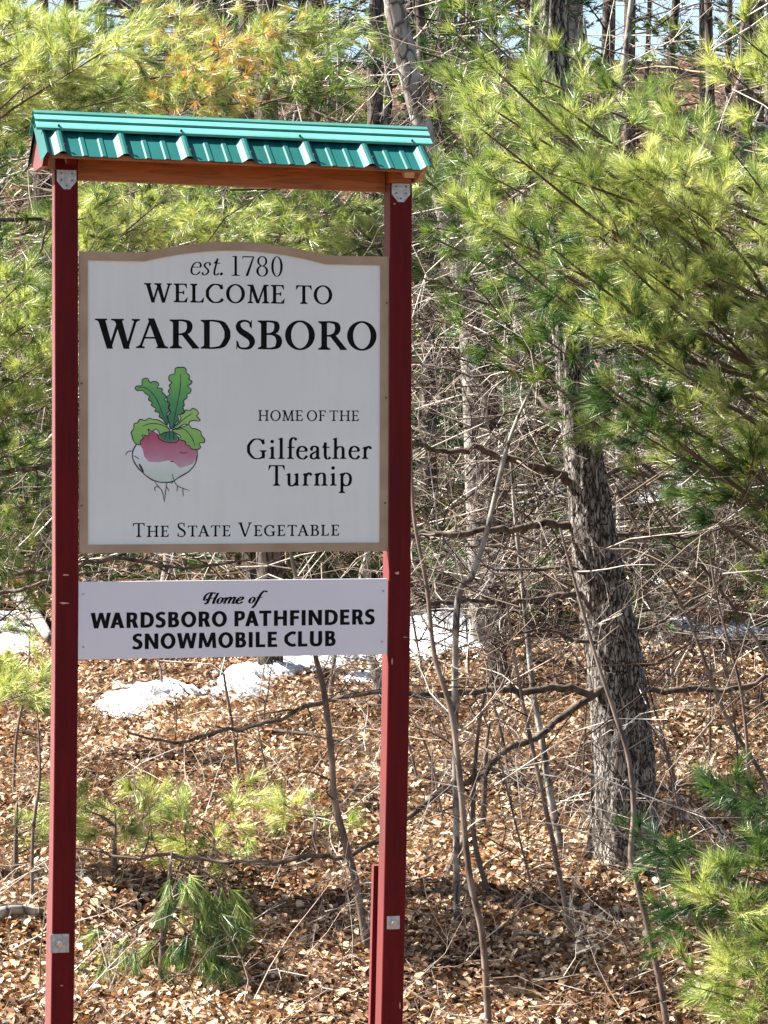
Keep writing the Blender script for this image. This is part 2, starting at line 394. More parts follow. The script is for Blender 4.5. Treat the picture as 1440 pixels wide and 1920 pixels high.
def serif_cap(c, T, t):
    g = Glyph(); S = .10; h = T/2
    st = t * .9
    def stem(x, bl=S, br=S, tl=S, tr=S, w=T, y0=0, y1=1):
        g.rect(x-w/2, y0, x+w/2, y1)
        if bl+br: g.serif(x, y0, 1, bl, br, w, st)
        if tl+tr: g.serif(x, y1, -1, tl, tr, w, st)
    if c == 'I': stem(.2); g.w = .4
    elif c == 'H': stem(.2); stem(.80); g.rect(.2, .5-t/2, .8, .5+t/2); g.w = 1.0
    elif c == 'N':
        stem(.17, w=t*1.25, tr=.02); g.rect(.84-t*.6, 0, .84+t*.6, 1); g.serif(.84, 1, -1, S, S, t, st)
        g.bar(.84, 0, .20, 1, T*1.25, T*1.2); g.w = 1.0
    elif c == 'T':
        stem(.42, tl=0, tr=0); g.rect(.06, 1-t, .78, 1)
        g.quad((.03, .76), (.055, .76), (.16, 1-t), (.05, 1)); g.quad((.785, .76), (.81, .76), (.79, 1), (.68, 1-t)); g.w = .84
    elif c in 'EFL':
        stem(.2, br=S*.6, tr=(S if c == 'L' else 0))
        if c in 'EF':
            g.rect(.2, 1-t, .64, 1); g.quad((.66, .75), (.635, .75), (.54, 1-t), (.65, 1))
            g.rect(.2, .52-t/2, .50, .52+t/2); g.quad((.50, .40), (.525, .40), (.525, .64), (.50, .64)); g.quad((.50,.41),(.50,.63),(.44,.52+t/2),(.44,.52-t/2))
        if c in 'EL':
            g.rect(.2, 0, .64, t); g.quad((.655, 0), (.70, .27), (.675, .27), (.52, t))
        g.w = .74 if c != 'F' else .70
    elif c == 'D':
        stem(.2, br=0, tr=0)
        g.path([(.2, t/2), (.42, t/2), (.66, .10), (.84-h*.4, .34), (.86-h*.4, .5), (.84-h*.4, .66), (.66, .90), (.42, 1-t/2), (.2, 1-t/2)], T*1.05, t, 60); g.w = .95
    elif c == 'B':
        stem(.2, br=0, tr=0)
        g.path([(.2, 1-t/2), (.40, 1-t/2), (.56, .92), (.60, .77), (.55, .62), (.40, .535), (.2, .53)], T*.95, t, 50)
        g.path([(.2, .53), (.44, .53), (.61, .45), (.67, .28), (.61, .10), (.44, t/2), (.2, t/2)], T*1.05, t, 50); g.w = .78
    elif c in 'RP':
        stem(.2, tr=0)
        g.path([(.2, 1-t/2), (.40, 1-t/2), (.57, .91), (.62, .75), (.56, .58), (.40, .50), (.2, .49)], T*.98, t, 50)
        g.bar(.80, 0.02, .46, .50, T*1.2, T*1.15); g.rect(.74-T*.3, 0, .90, st*1.1); g.w = .86
    elif c == 'O':
        g.ring(.50, .5, .46, .52, T*1.08, t, tilt=.0); g.w = 1.0
    elif c == 'Q': g.ring(.5, .5, .46, .52, T, t); g.w = 1
    elif c in 'CG':
        g.path([(.80, .74), (.72, .90), (.54, 1.0-t*.3), (.32, .94), (.12, .70), (.095, .5), (.12, .30), (.32, .06), (.55, t*.3), (.74, .09), (.83, .22)], T*1.05, t, 80)
        g.quad((.80, .72), (.83, .72), (.83, 1.0), (.79, .97)); g.quad((.80,.72),(.79,.97),(.74,.90),(.72,.86))
        if c == 'G': g.rect(.78-h, .03, .78+h, .40); g.serif(.78, .43, -1, S, S*.9, T, st)
        g.w = .90 if c == 'C' else .96
    elif c == 'S':
        g.path([(.50, .76), (.46, .92), (.31, 1.0-t*.3), (.15, .92), (.12, .76), (.20, .62), (.36, .50), (.50, .37), (.54, .22), (.46, .06), (.30, t*.3), (.14, .07), (.08, .26)], T, t, 90, ws=[t, t*1.1, t*1.2, T*.6, T*.95, T*1.1, T*1.2, T*1.1, T*.95, T*.6, t*1.2, t*1.1, t])
        g.quad((.505, .72), (.53, .72), (.53, 1.02), (.50, .98)); g.quad((.06, -.02), (.09, .02), (.085, .30), (.06, .30)); g.w = .62
    elif c == 'A':
        g.bar(.13, 0, .46, 1, t*1.3); g.bar(.80, 0, .46, 1.03, T*1.3, T*1.1); g.rect(.22, .33, .70, .33+t)
        g.serif(.13, 0, 1, S*.9, S*1.1, t, st, .05); g.serif(.80, 0, 1, S*.9, S*.9, T, st, .05); g.w = .95
    elif c == 'V':
        g.bar(.46, -.03, .14, 1, T*1.05, T*1.25); g.bar(.47, -.02, .80, 1, t*1.4)
        g.serif(.14, 1, -1, S, S*.9, T, st, .05); g.serif(.80, 1, -1, S, S*.9, t, st, .05); g.w = .94
    elif c == 'W':
        g.bar(.42, -.03, .16, 1, T*1.05, T*1.25); g.bar(.42, -.02, .70, 1, t*1.4)
        g.bar(.92, -.03, .66, 1, T*1.05, T*1.25); g.bar(.93, -.02, 1.20, 1, t*1.4)
        g.serif(.16, 1, -1, S, S*.9, T, st, .05); g.serif(.66, 1, -1, S*1.2, S*.9, T, st, .05); g.serif(1.20, 1, -1, S, S*.9, t, st, .05); g.w = 1.33
    elif c == 'M':
        g.bar(.17, 0, .22, 1, t*1.3); g.serif(.17, 0, 1, S, S, t, st)
        g.bar(.54, .0, .22, 1, T*.95, T*1.2); g.bar(.54, .0, .87, 1, t*1.3)
        g.bar(.92, 0, .88, 1, T); g.serif(.92, 0, 1, S, S, T, st); g.serif(.20, 1, -1, S, 0, T, st, .04); g.serif(.89, 1, -1, 0, S, T, st, .04); g.w = 1.10
    return g

def serif_low(c, T, t):
    g = Glyph(); S = .08; x = .60; st = t*.9
    def stem(cx, y0, y1, b=True, flag=True, w=T):
        g.rect(cx-w/2, y0, cx+w/2, y1)
        if b: g.serif(cx, y0, 1, S, S, w, st, .05)
        if flag: g.quad((cx-w/2-S, y1-.09), (cx+w/2, y1-.10), (cx+w/2, y1+.02), (cx-w/2, y1-.01))
    if c == 'i': stem(.17, 0, x); g.dot(.16, .86, T*.62); g.w = .34
    elif c == 'l': stem(.17, 0, 1.04); g.w = .34
    elif c == 'f':
        g.rect(.18-T/2, 0, .18+T/2, .80); g.serif(.18, 0, 1, S, S*1.2, T, st, .05)
        g.path([(.18, .76), (.20, .94), (.30, 1.04), (.42, 1.03)], T, t*1.3, 20); g.dot(.43, .98, T*.5)
        g.rect(.05, x-t, .38, x+.005); g.w = .37
    elif c == 'e':
        g.path([(.48, .37), (.46, .52), (.30, .62), (.14, .54), (.075, .32), (.13, .10), (.30, .0), (.43, .04), (.52, .16)], T, t, 60)
        g.rect(.10, .355, .505, .355+t); g.w = .55
    elif c == 'a':
        g.path([(.09, .47), (.15, .59), (.27, .62), (.38, .56), (.395, .42), (.395, .14), (.43, .03), (.52, .04)], T, t*1.2, 50)
        g.path([(.39, .38), (.22, .31), (.09, .20), (.10, .06), (.20, .0), (.32, .05), (.39, .13)], T*.9, t, 40); g.dot(.11, .46, T*.45); g.w = .53
    elif c == 't':
        g.path([(.18, .82), (.18, .60), (.18, .18), (.24, .02), (.34, .01), (.42, .09)], T, t, 40); g.rect(.04, x-t, .38, x+.005)
        g.quad((.04, x-.01), (.2, x-.01), (.19, .82), (.15, .76)); g.w = .42
    elif c in 'hn':
        stem(.17, 0, 1.04 if c == 'h' else x)
        g.path([(.17, .44), (.26, .56), (.38, .61), (.50, .56), (.53, .40), (.53, .02)], T, t, 50); g.serif(.53, 0, 1, S, S, T, st, .05); g.w = .70
    elif c == 'r':
        stem(.17, 0, x); g.path([(.17, .40), (.24, .54), (.34, .61), (.43, .59)], T*.9, t*1.5, 24); g.dot(.42, .55, T*.5); g.w = .47
    elif c == 'u':
        stem(.15, .14, x, b=False); stem(.52, 0, x, b=False)
        g.path([(.15, .16), (.18, .04), (.29, .0), (.42, .06), (.52, .18)], T, t, 30); g.quad((.52, 0), (.64, .03), (.64, .05), (.52, .09)); g.w = .68
    elif c == 'p':
        stem(.17, -.36, x); g.path([(.17, .46), (.27, .58), (.38, .61), (.53, .52), (.58, .31), (.52, .08), (.37, .0), (.25, .04), (.17, .14)], T, t, 60); g.w = .66
    elif c == 's':
        g.path([(.35, .46), (.30, .58), (.18, .61), (.08, .52), (.12, .40), (.28, .27), (.34, .14), (.26, .02), (.14, .0), (.05, .12)], T, t, 60); g.w = .42
    elif c == '.': g.dot(.1, .06, .075); g.w = .22
    elif c == '1': g.rect(.2-T/2, 0, .2+T/2, 1); g.serif(.2, 0, 1, .13, .13, T, st, .05); g.quad((.04, .96), (.2, .94), (.2, 1), (.04, .99)); g.w = .40
    elif c == '7': g.rect(.05, 1-t*1.4, .55, 1); g.bar(.24, 0, .53, 1-t, T*1.15, T*.6); g.rect(.05, .85, .075, 1); g.w = .57
    elif c == '8': g.ring(.30, .76, .22, .26, T*.85, t); g.ring(.30, .26, .26, .28, T, t); g.w = .60
    elif c == '0': g.ring(.30, .5, .25, .52, T, t*.9); g.w = .60
    return g

def script_glyph(c):
    g = Glyph(); T, t = .19, .07
    if c == 'H':
        g.path([(.34, .02), (.34, .5), (.36, .98)], T, t); g.path([(.78, .98), (.74, .5), (.74, .16), (.80, .0)], T, t)
        g.path([(.02, .48), (.03, .36), (.14, .34), (.26, .44), (.50, .50), (.74, .50)], T*.8, t*1.1)
        g.path([(.20, .10), (.24, .0), (.34, .02)], T*.7, t)
        g.path([(.04, .46), (.0, .66), (.10, .90), (.30, 1.0), (.55, .96), (.62, .9)], T*.9, t*1.2, 40); g.w = .86
    elif c == 'o': g.ring(.24, .29, .24, .30, T, t); g.w = .50
    elif c == 'm':
        for i, x in enumerate((.08, .36, .64)):
            g.bar(x, 0, x, .56, T*.92)
            if i: g.path([(x-.26, .30), (x-.16, .52), (x-.04, .58), (x, .48)], T*.8, t)
        g.path([(-.12, .3), (-.04, .5), (.04, .56)], T*.5, t); g.path([(.64, .1), (.70, .0), (.82, .12)], T*.5, t); g.w = .80
    elif c == 'e': g.path([(.10, .26), (.30, .34), (.36, .50), (.24, .58), (.08, .44), (.03, .22), (.14, .02), (.30, .02), (.44, .16)], T, t, 60); g.w = .46
    elif c == 'f': g.path([(-.10, -.34), (-.02, -.37), (.05, -.16), (.10, .3), (.14, .8), (.26, 1.08), (.42, 1.06), (.42, .98)], T, t*1.1, 60); g.rect(-.06, .50, .34, .57); g.w = .4
    return g.shear(.32)

# ------------------------------------------------------------------ the sign
PSI = math.radians(14)
o0 = at(438, 790, 11.0)
SGN = thing('town_sign', 'town sign on two red posts under a green metal roof, with two white boards', 'sign', (o0[0], o0[1], 0))
SGN.rotation_euler = (0, 0, PSI)
SM = Matrix.Translation((o0[0], o0[1], 0)) @ Matrix.Rotation(PSI, 4, 'Z')
SMI = np.array(SM.inverted())

def sg(px, py, yl):
    """point of the sign's local plane y = yl seen at a photo pixel -> (x, z)"""
    d = SMI[:3, :3] @ ray(px, py)
    p = SMI[:3, :3] @ np.array([0, 0, ZC]) + SMI[:3, 3]
    k = (yl - p[1]) / d[1]
    q = p + d * k
    return q[0], q[2]

def lean(z):
    return -.021 * max(0, (2.15 - z) / 1.65) ** 1.4

PW = .0889
LX = sg(125, 700, 0)[0]; RX = sg(750.5, 700, 0)[0]
ztop_l = sg(125, 319, 0)[1]; ztop_r = sg(750, 344, 0)[1]
def post(cx, ztop, tw, k):
    zs = np.linspace(-.45, ztop, 14)
    v = []; f = []
    h = PW / 2; c = .003
    for i, z in enumerate(zs):
        x = cx + lean(z) * k
        a = tw[0] + (tw[1]-tw[0]) * (z / 3.5)
        for (dx, dy) in ((-h+c, -h), (h-c, -h), (h, -h+c), (h, h-c), (h-c, h), (-h+c, h), (-h, h-c), (-h, -h+c)):
            v.append((x + dx*math.cos(a) - dy*math.sin(a), h + dx*math.sin(a) + dy*math.cos(a), z))
    for i in range(len(zs)-1):
        for j in range(8):
            f.append((i*8+j, i*8+(j+1) % 8, (i+1)*8+(j+1) % 8, (i+1)*8+j))
    f.append(tuple(range(8)[::-1])); f.append(tuple(range((len(zs)-1)*8, len(zs)*8)))
    return mesh_py('post', v, f, M['red'], SGN)
post(LX, ztop_l, (.09, -.02), 1.0); post(RX, ztop_r, (.03, .04), 1.15)

# stakes fastened behind the posts
for cx, k, zt, dx in ((LX, 1.0, .93, -.001), (RX, 1.15, 1.0, -.018)):
    p = Poly()
    for z0, z1 in ((-.4, zt),):
        x0, x1 = cx + lean(z0)*k, cx + lean(z1)*k
        a = -PW/2 + dx
        p.add([(x0+a, .094, z0), (x0+a+.05, .094, z0), (x0+a+.05, .13, z0), (x0+a, .13, z0), (x1+a, .094, z1), (x1+a+.05, .094, z1), (x1+a+.05, .13, z1), (x1+a, .13, z1)],
              [(3,2,1,0),(4,5,6,7),(0,1,5,4),(1,2,6,5),(2,3,7,6),(3,0,4,7)])
    p.build('stake', M['red'], SGN, .002)

# crossbeams over the posts, header between them
ybk = .30
for cx, zt in ((LX, ztop_l), (RX, ztop_r)):
    p = Poly(); p.box(cx-PW/2+.001, cx+PW/2-.001, 0, .16, zt+.002, zt+.075)
    o = p.build('crossbeam', M['red'] if cx == LX else M['beam'], SGN, .002)
    # shield shaped steel plate
    sx, sz = .037, .072
    q = Poly()
    q.prism_y([(cx-sx, zt+.0), (cx-sx, zt-.042), (cx-.012, zt-sz), (cx+.012, zt-sz), (cx+sx, zt-.042), (cx+sx, zt+.0)], -.003, -.0005)
    b = q.build('bracket', M['galv'], SGN)
    for ax, az in ((-.02, -.012), (.02, -.012), (-.02, -.038), (.02, -.038), (0, -.058)):
        s = Poly(); n = 8
        s.prism_y([(cx+ax+.0035*math.cos(2*math.pi*i/n), zt+az+.0035*math.sin(2*math.pi*i/n)) for i in range(n)], -.0048, -.0031)
        s.build('screw', M['screw'], b)

# roof frame: local, tilted a little down to the right like the photographed one
XL, XR = sg(72, 240, -.02)[0], sg(800, 270, -.08)[0]
YR = .075                                     # ridge line
ze_l, ze_r = sg(93, 289, -.16)[1], sg(812, 318, -.16)[1]     # eave height at the two ends
YE = -.16
RISE = .152
def zt_(x): return ze_l + (ze_r - ze_l) * (x - XL) / (XR - XL)
def roof_pt(x, s, lift, front=True):
    """s 0 at the eave, 1 at the ridge"""
    y = YE + (YR - YE) * s
    n = Vector((0, -RISE, (YR - YE))).normalized()
    z = zt_(x) + RISE * s
    y2 = y + n.y * lift
    if not front: y2 = 2 * YR - y2
    return (x, y2, z + n.z * lift)
ribx = [sg(px, py, -.16)[0] for px, py in ((118, 290), (236, 295), (355, 301), (469, 305), (587, 311), (697, 316), (803, 320))]
def profile():
    pr = [(XL-.006, -.030), (XL+.014, .014), (XL+.022, .010), (XL+.026, 0)]
    for i, rx in enumerate(ribx):
        pr += [(rx-.032, 0), (rx-.022, .007), (rx-.012, .016), (rx-.002, .0195), (rx+.008, .018), (rx+.016, .010), (rx+.024, 0)]
        if i < len(ribx)-1:
            d = ribx[i+1] - rx
            for q in (.36, .66):
                pr += [(rx+d*q-.013, 0), (rx+d*q-.007, .004), (rx+d*q+.007, .004), (rx+d*q+.013, 0)]
    pr += [(XR+.012, 0)]
    return pr
for front in (True, False):
    pr = profile(); v = []; f = []; n = len(pr)
    for s, lf in ((-.02, 0), (.99, 0), (-.02, -.0015), (.99, -.0015)):
        for x, h in pr: v.append(roof_pt(x, s, h*.98 + lf, front))
    for i in range(n-1):
        q = [(i, i+1, n+i+1, n+i), (2*n+i+1, 2*n+i, 3*n+i, 3*n+i+1), (2*n+i, 2*n+i+1, i+1, i)]
        f += q if front else [x[::-1] for x in q]
    f += [(0, n, 3*n, 2*n), (n-1, 3*n-1, 4*n-1, 2*n-1)]
    o = mesh_py('roof_panel', v, f, M['green_roof'], SGN)
    if front:
        for rx in ribx:
            s = Poly(); x0, y0, z0 = roof_pt(rx+.012, .16, .0205)
            s.prism_y([(x0+.005*math.cos(a), z0+.005*math.sin(a)) for a in np.linspace(0, 2*math.pi, 9)[:-1]], y0-.006, y0+.004)
            s.build('screw', M['screw'], o)
# ridge cap: folded strip lying over the ribs, profile in (s, lift)
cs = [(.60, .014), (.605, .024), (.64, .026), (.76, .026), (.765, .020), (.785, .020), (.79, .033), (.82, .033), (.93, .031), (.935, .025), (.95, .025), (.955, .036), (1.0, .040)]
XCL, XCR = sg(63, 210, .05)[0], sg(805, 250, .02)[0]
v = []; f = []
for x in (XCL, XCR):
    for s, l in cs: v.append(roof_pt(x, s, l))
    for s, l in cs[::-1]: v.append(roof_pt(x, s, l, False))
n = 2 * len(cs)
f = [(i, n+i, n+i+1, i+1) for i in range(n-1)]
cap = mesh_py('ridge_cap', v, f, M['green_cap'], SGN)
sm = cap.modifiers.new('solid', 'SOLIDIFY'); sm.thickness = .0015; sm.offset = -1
for px in (112, 342, 565, 776):
    x = sg(px, 250, -.05)[0]
    s = Poly(); _, y0, z0 = roof_pt(x, .66, .026)
    s.prism_y([(x+.005*math.cos(a), z0+.005*math.sin(a)) for a in np.linspace(0, 2*math.pi, 9)[:-1]], y0-.008, y0+.002)
    s.build('screw', M['screw'], cap)
# gable boards, soffit and header
def zsl(x, y):       # underside height of the roof at local y
    s = (y - YE) / (YR - YE) if y < YR else (2*YR - y - YE) / (YR - YE)
    return zt_(x) + RISE * s - .004
for cx, xo in ((XL, .012), (XR, -.030)):
    x0, x1 = (cx+.010, cx+.030) if xo > 0 else (cx-.028, cx-.008)
    zb = zt_(cx) - .045
    p = Poly(); p.prism_x([(YE+.11, zb+.01), (2*YR-YE-.11, zb+.01), (2*YR-YE-.03, zsl(cx, YE+.03)), (YR, zsl(cx, YR)), (YE+.03, zsl(cx, YE+.03))], x0, x1)
    p.build('gable_board', M['red'] if xo > 0 else M['soffit'], SGN)
xa, xb = LX+PW/2+.001, RX-PW/2-.001
def slab(name, xa, xb, y0, y1, fl0, fl1, mat, kid=SGN):
    v = []
    for x in (xa, xb):
        v += [(x, y0, fl0(x)), (x, y1, fl0(x)), (x, y1, fl1(x)), (x, y0, fl1(x))]
    o = mesh_py(name, v, [(0,1,2,3),(7,6,5,4),(0,4,5,1),(1,5,6,2),(2,6,7,3),(3,7,4,0)], mat, kid)
    m = o.modifiers.new('bevel', 'BEVEL'); m.width = .002; m.limit_method = 'ANGLE'
    return o
zl = lambda x: ztop_l + (ztop_r-ztop_l)*(x-LX)/(RX-LX)
slab('header_beam', xa, xb, .062, .10, lambda x: zl(x)-.030, lambda x: zl(x)+.16, M['beam'])
for front in (True, False):     # plank sheathing under the metal
    ya, yb = (YE+.012, YR-.004)
    for k in range(2):
        y0 = ya + (yb-ya)*k/2 + .001; y1 = ya + (yb-ya)*(k+1)/2 - .001
        v = []
        for x in (XL+.034, XR-.034):
            for y, dz in ((y0, -.003), (y1, -.003), (y1, -.021), (y0, -.021)):
                z = zt_(x) + RISE*(y-YE)/(YR-YE) + dz
                v.append((x, y if front else 2*YR-y, z))
        fs = [(0,1,2,3),(7,6,5,4),(0,4,5,1),(1,5,6,2),(2,6,7,3),(3,7,4,0)]
        mesh_py('sheathing_board', v, fs if not front else [q[::-1] for q in fs], M['soffit'] if k else M['beam'], SGN)
# the slope rafters over each post
for cx in (LX, RX):
    for front in (True, False):
        v = []
        for x in (cx-.019, cx+.019):
            for y, dz in ((YE+.02, -.023), (YR-.002, -.023), (YR-.002, -.085), (YE+.03, -.052)):
                z = zt_(x) + RISE*(y-YE)/(YR-YE) + dz
                v.append((x, y if front else 2*YR-y, z))
        mesh_py('rafter', v, [(0,1,2,3),(7,6,5,4),(0,4,5,1),(1,5,6,2),(2,6,7,3),(3,7,4,0)], M['soffit'] if cx == RX else M['red'], SGN)

# main board
YB = .008        # border front face
bx0, bx1 = sg(148.5, 760, YB)[0], sg(728.5, 760, YB)[0]
bz0 = sg(438, 1035.5, YB)[1]
bz1 = sg(200, 472, YB)[1]
zpk = sg(437, 453, YB)[1]
ax0, ax1 = sg(272, 472, YB)[0], sg(611, 484, YB)[0]
def outline(m, n=30):
    """board outline inset by m"""
    pts = [(bx0+m, bz0+m), (bx1-m, bz0+m), (bx1-m, bz1-m), (ax1, bz1-m)]
    for i in range(1, n):
        t = 1 - 2*i/n
        pts.append(((ax0+ax1)/2 + t*(ax1-ax0)/2, bz1 - m + (zpk-bz1)*(1-abs(t)**1.9)*(1+.0)))
    pts += [(ax0, bz1-m), (bx0+m, bz1-m)]
    return pts
o_, i_ = outline(0), outline(.033)
board = Poly(); board.prism_y(outline(.002), YB+.006, YB+.024)
SB = board.build('welcome_board', M['sign_white'], SGN)
# raised frame ring
n = len(o_); v = []; 
for pts, y in ((o_, YB), (i_, YB), (i_, YB+.0065), (o_, YB+.0058)):
    v += [(x, y, z) for x, z in pts]
f = []
for i in range(n):
    j = (i+1) % n
    f += [(i, j, n+j, n+i), (n+i, n+j, 2*n+j, 2*n+i), (3*n+i, 3*n+j, j, i)]
BR = mesh_py('border', v, f, M['trim'], SB)
YT = YB + .006       # printed face
for px, py in ((153, 719), (153, 948), (725, 568), (724, 746), (722, 943)):
    x, z = sg(px, py, YB)
    s = Poly(); s.prism_y([(x+.004*math.cos(a), z+.004*math.sin(a)) for a in np.linspace(0, 2*math.pi, 9)[:-1]], YB-.0015, YB-.0002)
    s.build('screw', M['screw'], BR)

def lay(strips_list, name, parent, y, mat):
    V = []; Fc = []; k = 0
    for a, b in strips_list:
        m = len(a); base = len(V); yy = y - .0004 - (k % 7) * .00004; k += 1
        V += [(p[0], yy, p[1]) for p in a] + [(p[0], yy, p[1]) for p in b]
        Fc += [(base+i, base+i+1, base+m+i+1, base+m+i) for i in range(m-1)]
    return mesh_py(name, V, Fc, mat, parent)

KERN = {'WA': -.17, 'AR': .03, 'RD': .05, 'DS': .06, 'SB': .05, 'BO': .0, 'OR': .02, 'RO': -.02, 'TO': -.03, 'LC': -.03, 'Tu': -.06, 'at': -.03, 'TA': -.10, 'ta': -.10, 'PA': -.12, 'AT': -.10}
def text_line(txt, x0p, x1p, basep, cap, kind, T=.13, t=.045, parent=None, y=YT, gap=.06, xpos=None, shear=0, smallcap=None, space=.35, mat=None):
    parent = parent or SB
    xa, z0 = sg(x0p, basep, y)
    xb = sg(x1p, basep, y)[0]
    h = cap / 488.0
    items = []; x = 0
    for ci, ch in enumerate(txt):
        if ch == ' ': x += space; continue
        sc = 1.0
        if kind == 'low' and not ch.isupper(): g = serif_low(ch, T, t)
        elif kind == 'script': g = script_glyph(ch)
        else:
            if smallcap and ch.islower():
                g = serif_cap(ch.upper(), T/smallcap, t/smallcap); sc = smallcap
            else: g = serif_cap(ch, T, t)
        if shear: g.shear(shear)
        nxt = txt[ci+1:ci+2]
        items.append((x, g, sc)); x += g.w * sc + gap + KERN.get(ch+nxt, 0)*(sc if smallcap else 1)
    alls = np.concatenate([np.concatenate([a[:, 0], b[:, 0]])*sc + gx for gx, g, sc in items for a, b in g.strips])
    lo, hi = alls.min(), alls.max()
    k = (xb - xa) / (hi - lo)
    out = []
    for gx, g, sc in items:
        for a, b in g.strips:
            fa = lambda q: np.stack([xa + (q[:, 0]*sc + gx - lo)*k, z0 + q[:, 1]*sc*h], 1)
            out.append((fa(a), fa(b)))
    return lay(out, 'lettering', parent, y, mat or M['ink'])

text_line('est.', 357, 418, 515, 38, 'low', .095, .035, shear=.25, gap=.03)
text_line('1780', 434, 530, 517, 37, 'low', .105, .04, gap=.04)
text_line('WELCOME TO', 270, 623, 566, 35, 'cap', .155, .07, gap=.05, space=.42)
text_line('WARDSBORO', 178, 706, 652, 54, 'cap', .175, .06, gap=.03)
text_line('HOME OF THE', 484, 673, 789, 20, 'cap', .14, .075, gap=.06, space=.2)
text_line('Gilfeather', 463, 697, 860.5, 38, 'low', .14, .055, gap=.075)
text_line('Turnip', 503, 660, 911, 39, 'low', .14, .055, gap=.075)
text_line('The State Vegetable', 249, 636, 1007, 26, 'cap', .125, .06, gap=.09, smallcap=.80, space=.38)

# turnip emblem
def tp(X, Y, y=YT): return sg(200 + X/5.538, 670 + Y/5.538, y)
def ink_path(pts, w, closed=False, tapr=(1, 1)):
    pts = [tp(*p) for p in pts]
    if closed: pts = pts + pts[:2]
    P = resample([(a, b, 0) for a, b in pts], len(pts)*5)[:, :2]
    d = np.gradient(P, axis=0); d /= np.linalg.norm(d, axis=1, keepdims=True)+1e-9
    nn = np.stack([-d[:, 1], d[:, 0]], 1); u = np.linspace(0, 1, len(P))
    ww = w * np.minimum(1, tapr[0]+u*3) * np.minimum(1, tapr[1]+(1-u)*3) * (1 + .15*np.sin(u*37))
    return (P+nn*ww[:, None]/2, P-nn*ww[:, None]/2)
def fill(name, pts, y, mat, parent):
    P = [tp(*p) for p in pts]
    return mesh_py(name, [(a, y, b) for a, b in P], [tuple(range(len(P)))], mat, parent)
def grad_mat(name, stops, axis_lo, axis_hi):
    m, n, l, b = nt(name)
    tc = n.new('ShaderNodeTexCoord'); sx = n.new('ShaderNodeSeparateXYZ'); l.new(tc.outputs['Object'], sx.inputs[0])
    t = noise(n, l, 25, 3)
    mr = n.new('ShaderNodeMapRange'); mr.inputs[1].default_value = axis_lo; mr.inputs[2].default_value = axis_hi
    l.new(sx.outputs['Z'], mr.inputs[0])
    ad = n.new('ShaderNodeMath'); ad.operation = 'MULTIPLY_ADD'; ad.inputs[1].default_value = .5; ad.inputs[2].default_value = -.25
    l.new(t.outputs['Fac'], ad.inputs[0]); a2 = n.new('ShaderNodeMath'); l.new(mr.outputs[0], a2.inputs[0]); l.new(ad.outputs[0], a2.inputs[1])
    r = ramp(n, l, a2.outputs[0], stops); l.new(r.outputs[0], b.inputs['Base Color']); b.inputs['Roughness'].default_value = .5
    return m
zz = lambda Y: tp(600, Y)[1]
g_dark = grad_mat('printed_leaf_green', [(0, (.02, .17, .09)), (.45, (.07, .30, .10)), (1, (.18, .46, .10))], zz(720), zz(200))
g_lite = grad_mat('printed_light_leaf_green', [(0, (.20, .45, .10)), (1, (.30, .55, .14))], zz(900), zz(600))
g_pink = grad_mat('printed_turnip_pink', [(0, (.46, .32, .38)), (.4, (.46, .17, .25)), (1, (.40, .06, .12))], zz(1120), zz(800))
g_pale = grad_mat('printed_turnip_pale', [(0, (.50, .62, .50)), (1, (.72, .74, .80))], zz(1290), zz(950))
leafT = [(640,600),(665,560),(640,530),(655,490),(630,450),(625,410),(655,385),(640,350),(660,320),(650,290),(675,265),(650,240),(645,205),(665,180),(705,170),(712,120),(740,105),(800,105),(825,125),(825,160),(855,180),(860,215),(850,225),(885,250),(870,280),(840,300),(875,330),(865,370),(835,385),(835,420),(800,450),(805,500),(790,520),(805,560),(770,590),(740,600),(745,650),(715,680),(690,735),(660,735),(650,680),(625,620)]
leafL = [(630,700),(580,640),(545,615),(550,580),(500,560),(510,530),(465,500),(470,465),(435,440),(440,400),(400,375),(375,345),(320,345),(297,325),(310,300),(365,290),(365,245),(385,220),(425,222),(450,262),(490,250),(530,262),(540,290),(525,315),(575,325),(575,360),(600,385),(620,415),(600,440),(650,480),(640,510),(655,550),(625,590),(640,640)]
leafLL = [(650,745),(600,690),(530,650),(480,645),(440,632),(400,655),(345,645),(320,680),(285,690),(280,740),(255,780),(265,820),(275,860),(300,895),(345,910),(350,870),(380,840),(370,805),(430,815),(440,780),(430,745),(470,770),(510,745),(540,775),(560,800),(600,780),(650,770)]
leafRM = [(700,720),(730,690),(770,640),(760,600),(800,580),(825,545),(860,555),(890,532),(930,545),(955,580),(935,610),(970,650),(950,662),(900,655),(860,670),(850,700),(800,695),(730,740)]
leafRL = [(680,755),(730,740),(800,720),(850,700),(880,735),(930,745),(975,770),(985,810),(1015,850),(1010,885),(960,890),(975,930),(950,955),(880,950),(860,920),(825,905),(810,870),(750,850),(770,820),(740,800),(700,780)]
bodyO = [(310,900),(270,980),(275,1060),(320,1140),(400,1220),(480,1275),(560,1297),(650,1297),(700,1280),(760,1240),(860,1180),(920,1100),(940,1020),(938,960),(900,900),(780,850),(640,840),(500,780),(400,800)]
pink = [(390,810),(480,762),(540,800),(640,850),(780,855),(900,905),(936,965),(932,1050),(890,1110),(760,1148),(700,1095),(640,1070),(540,1090),(440,1085),(390,1030),(372,950),(340,900)]
stub = [(540,800),(600,775),(660,760),(720,790),(745,830),(720,868),(640,872),(570,850)]
EM = fill('turnip_emblem', bodyO, YT-.0003, g_pale, SB)
fill('turnip_shoulder', pink, YT-.00036, g_pink, EM)
fill('leaf_crown', stub, YT-.00042, g_dark, EM)
for i, (pts, mt) in enumerate(((leafL, g_dark), (leafT, g_dark), (leafLL, g_lite), (leafRM, g_lite), (leafRL, g_lite))):
    fill('printed_leaf', pts, YT-.00048-.00006*i, mt, EM)
w = .0036
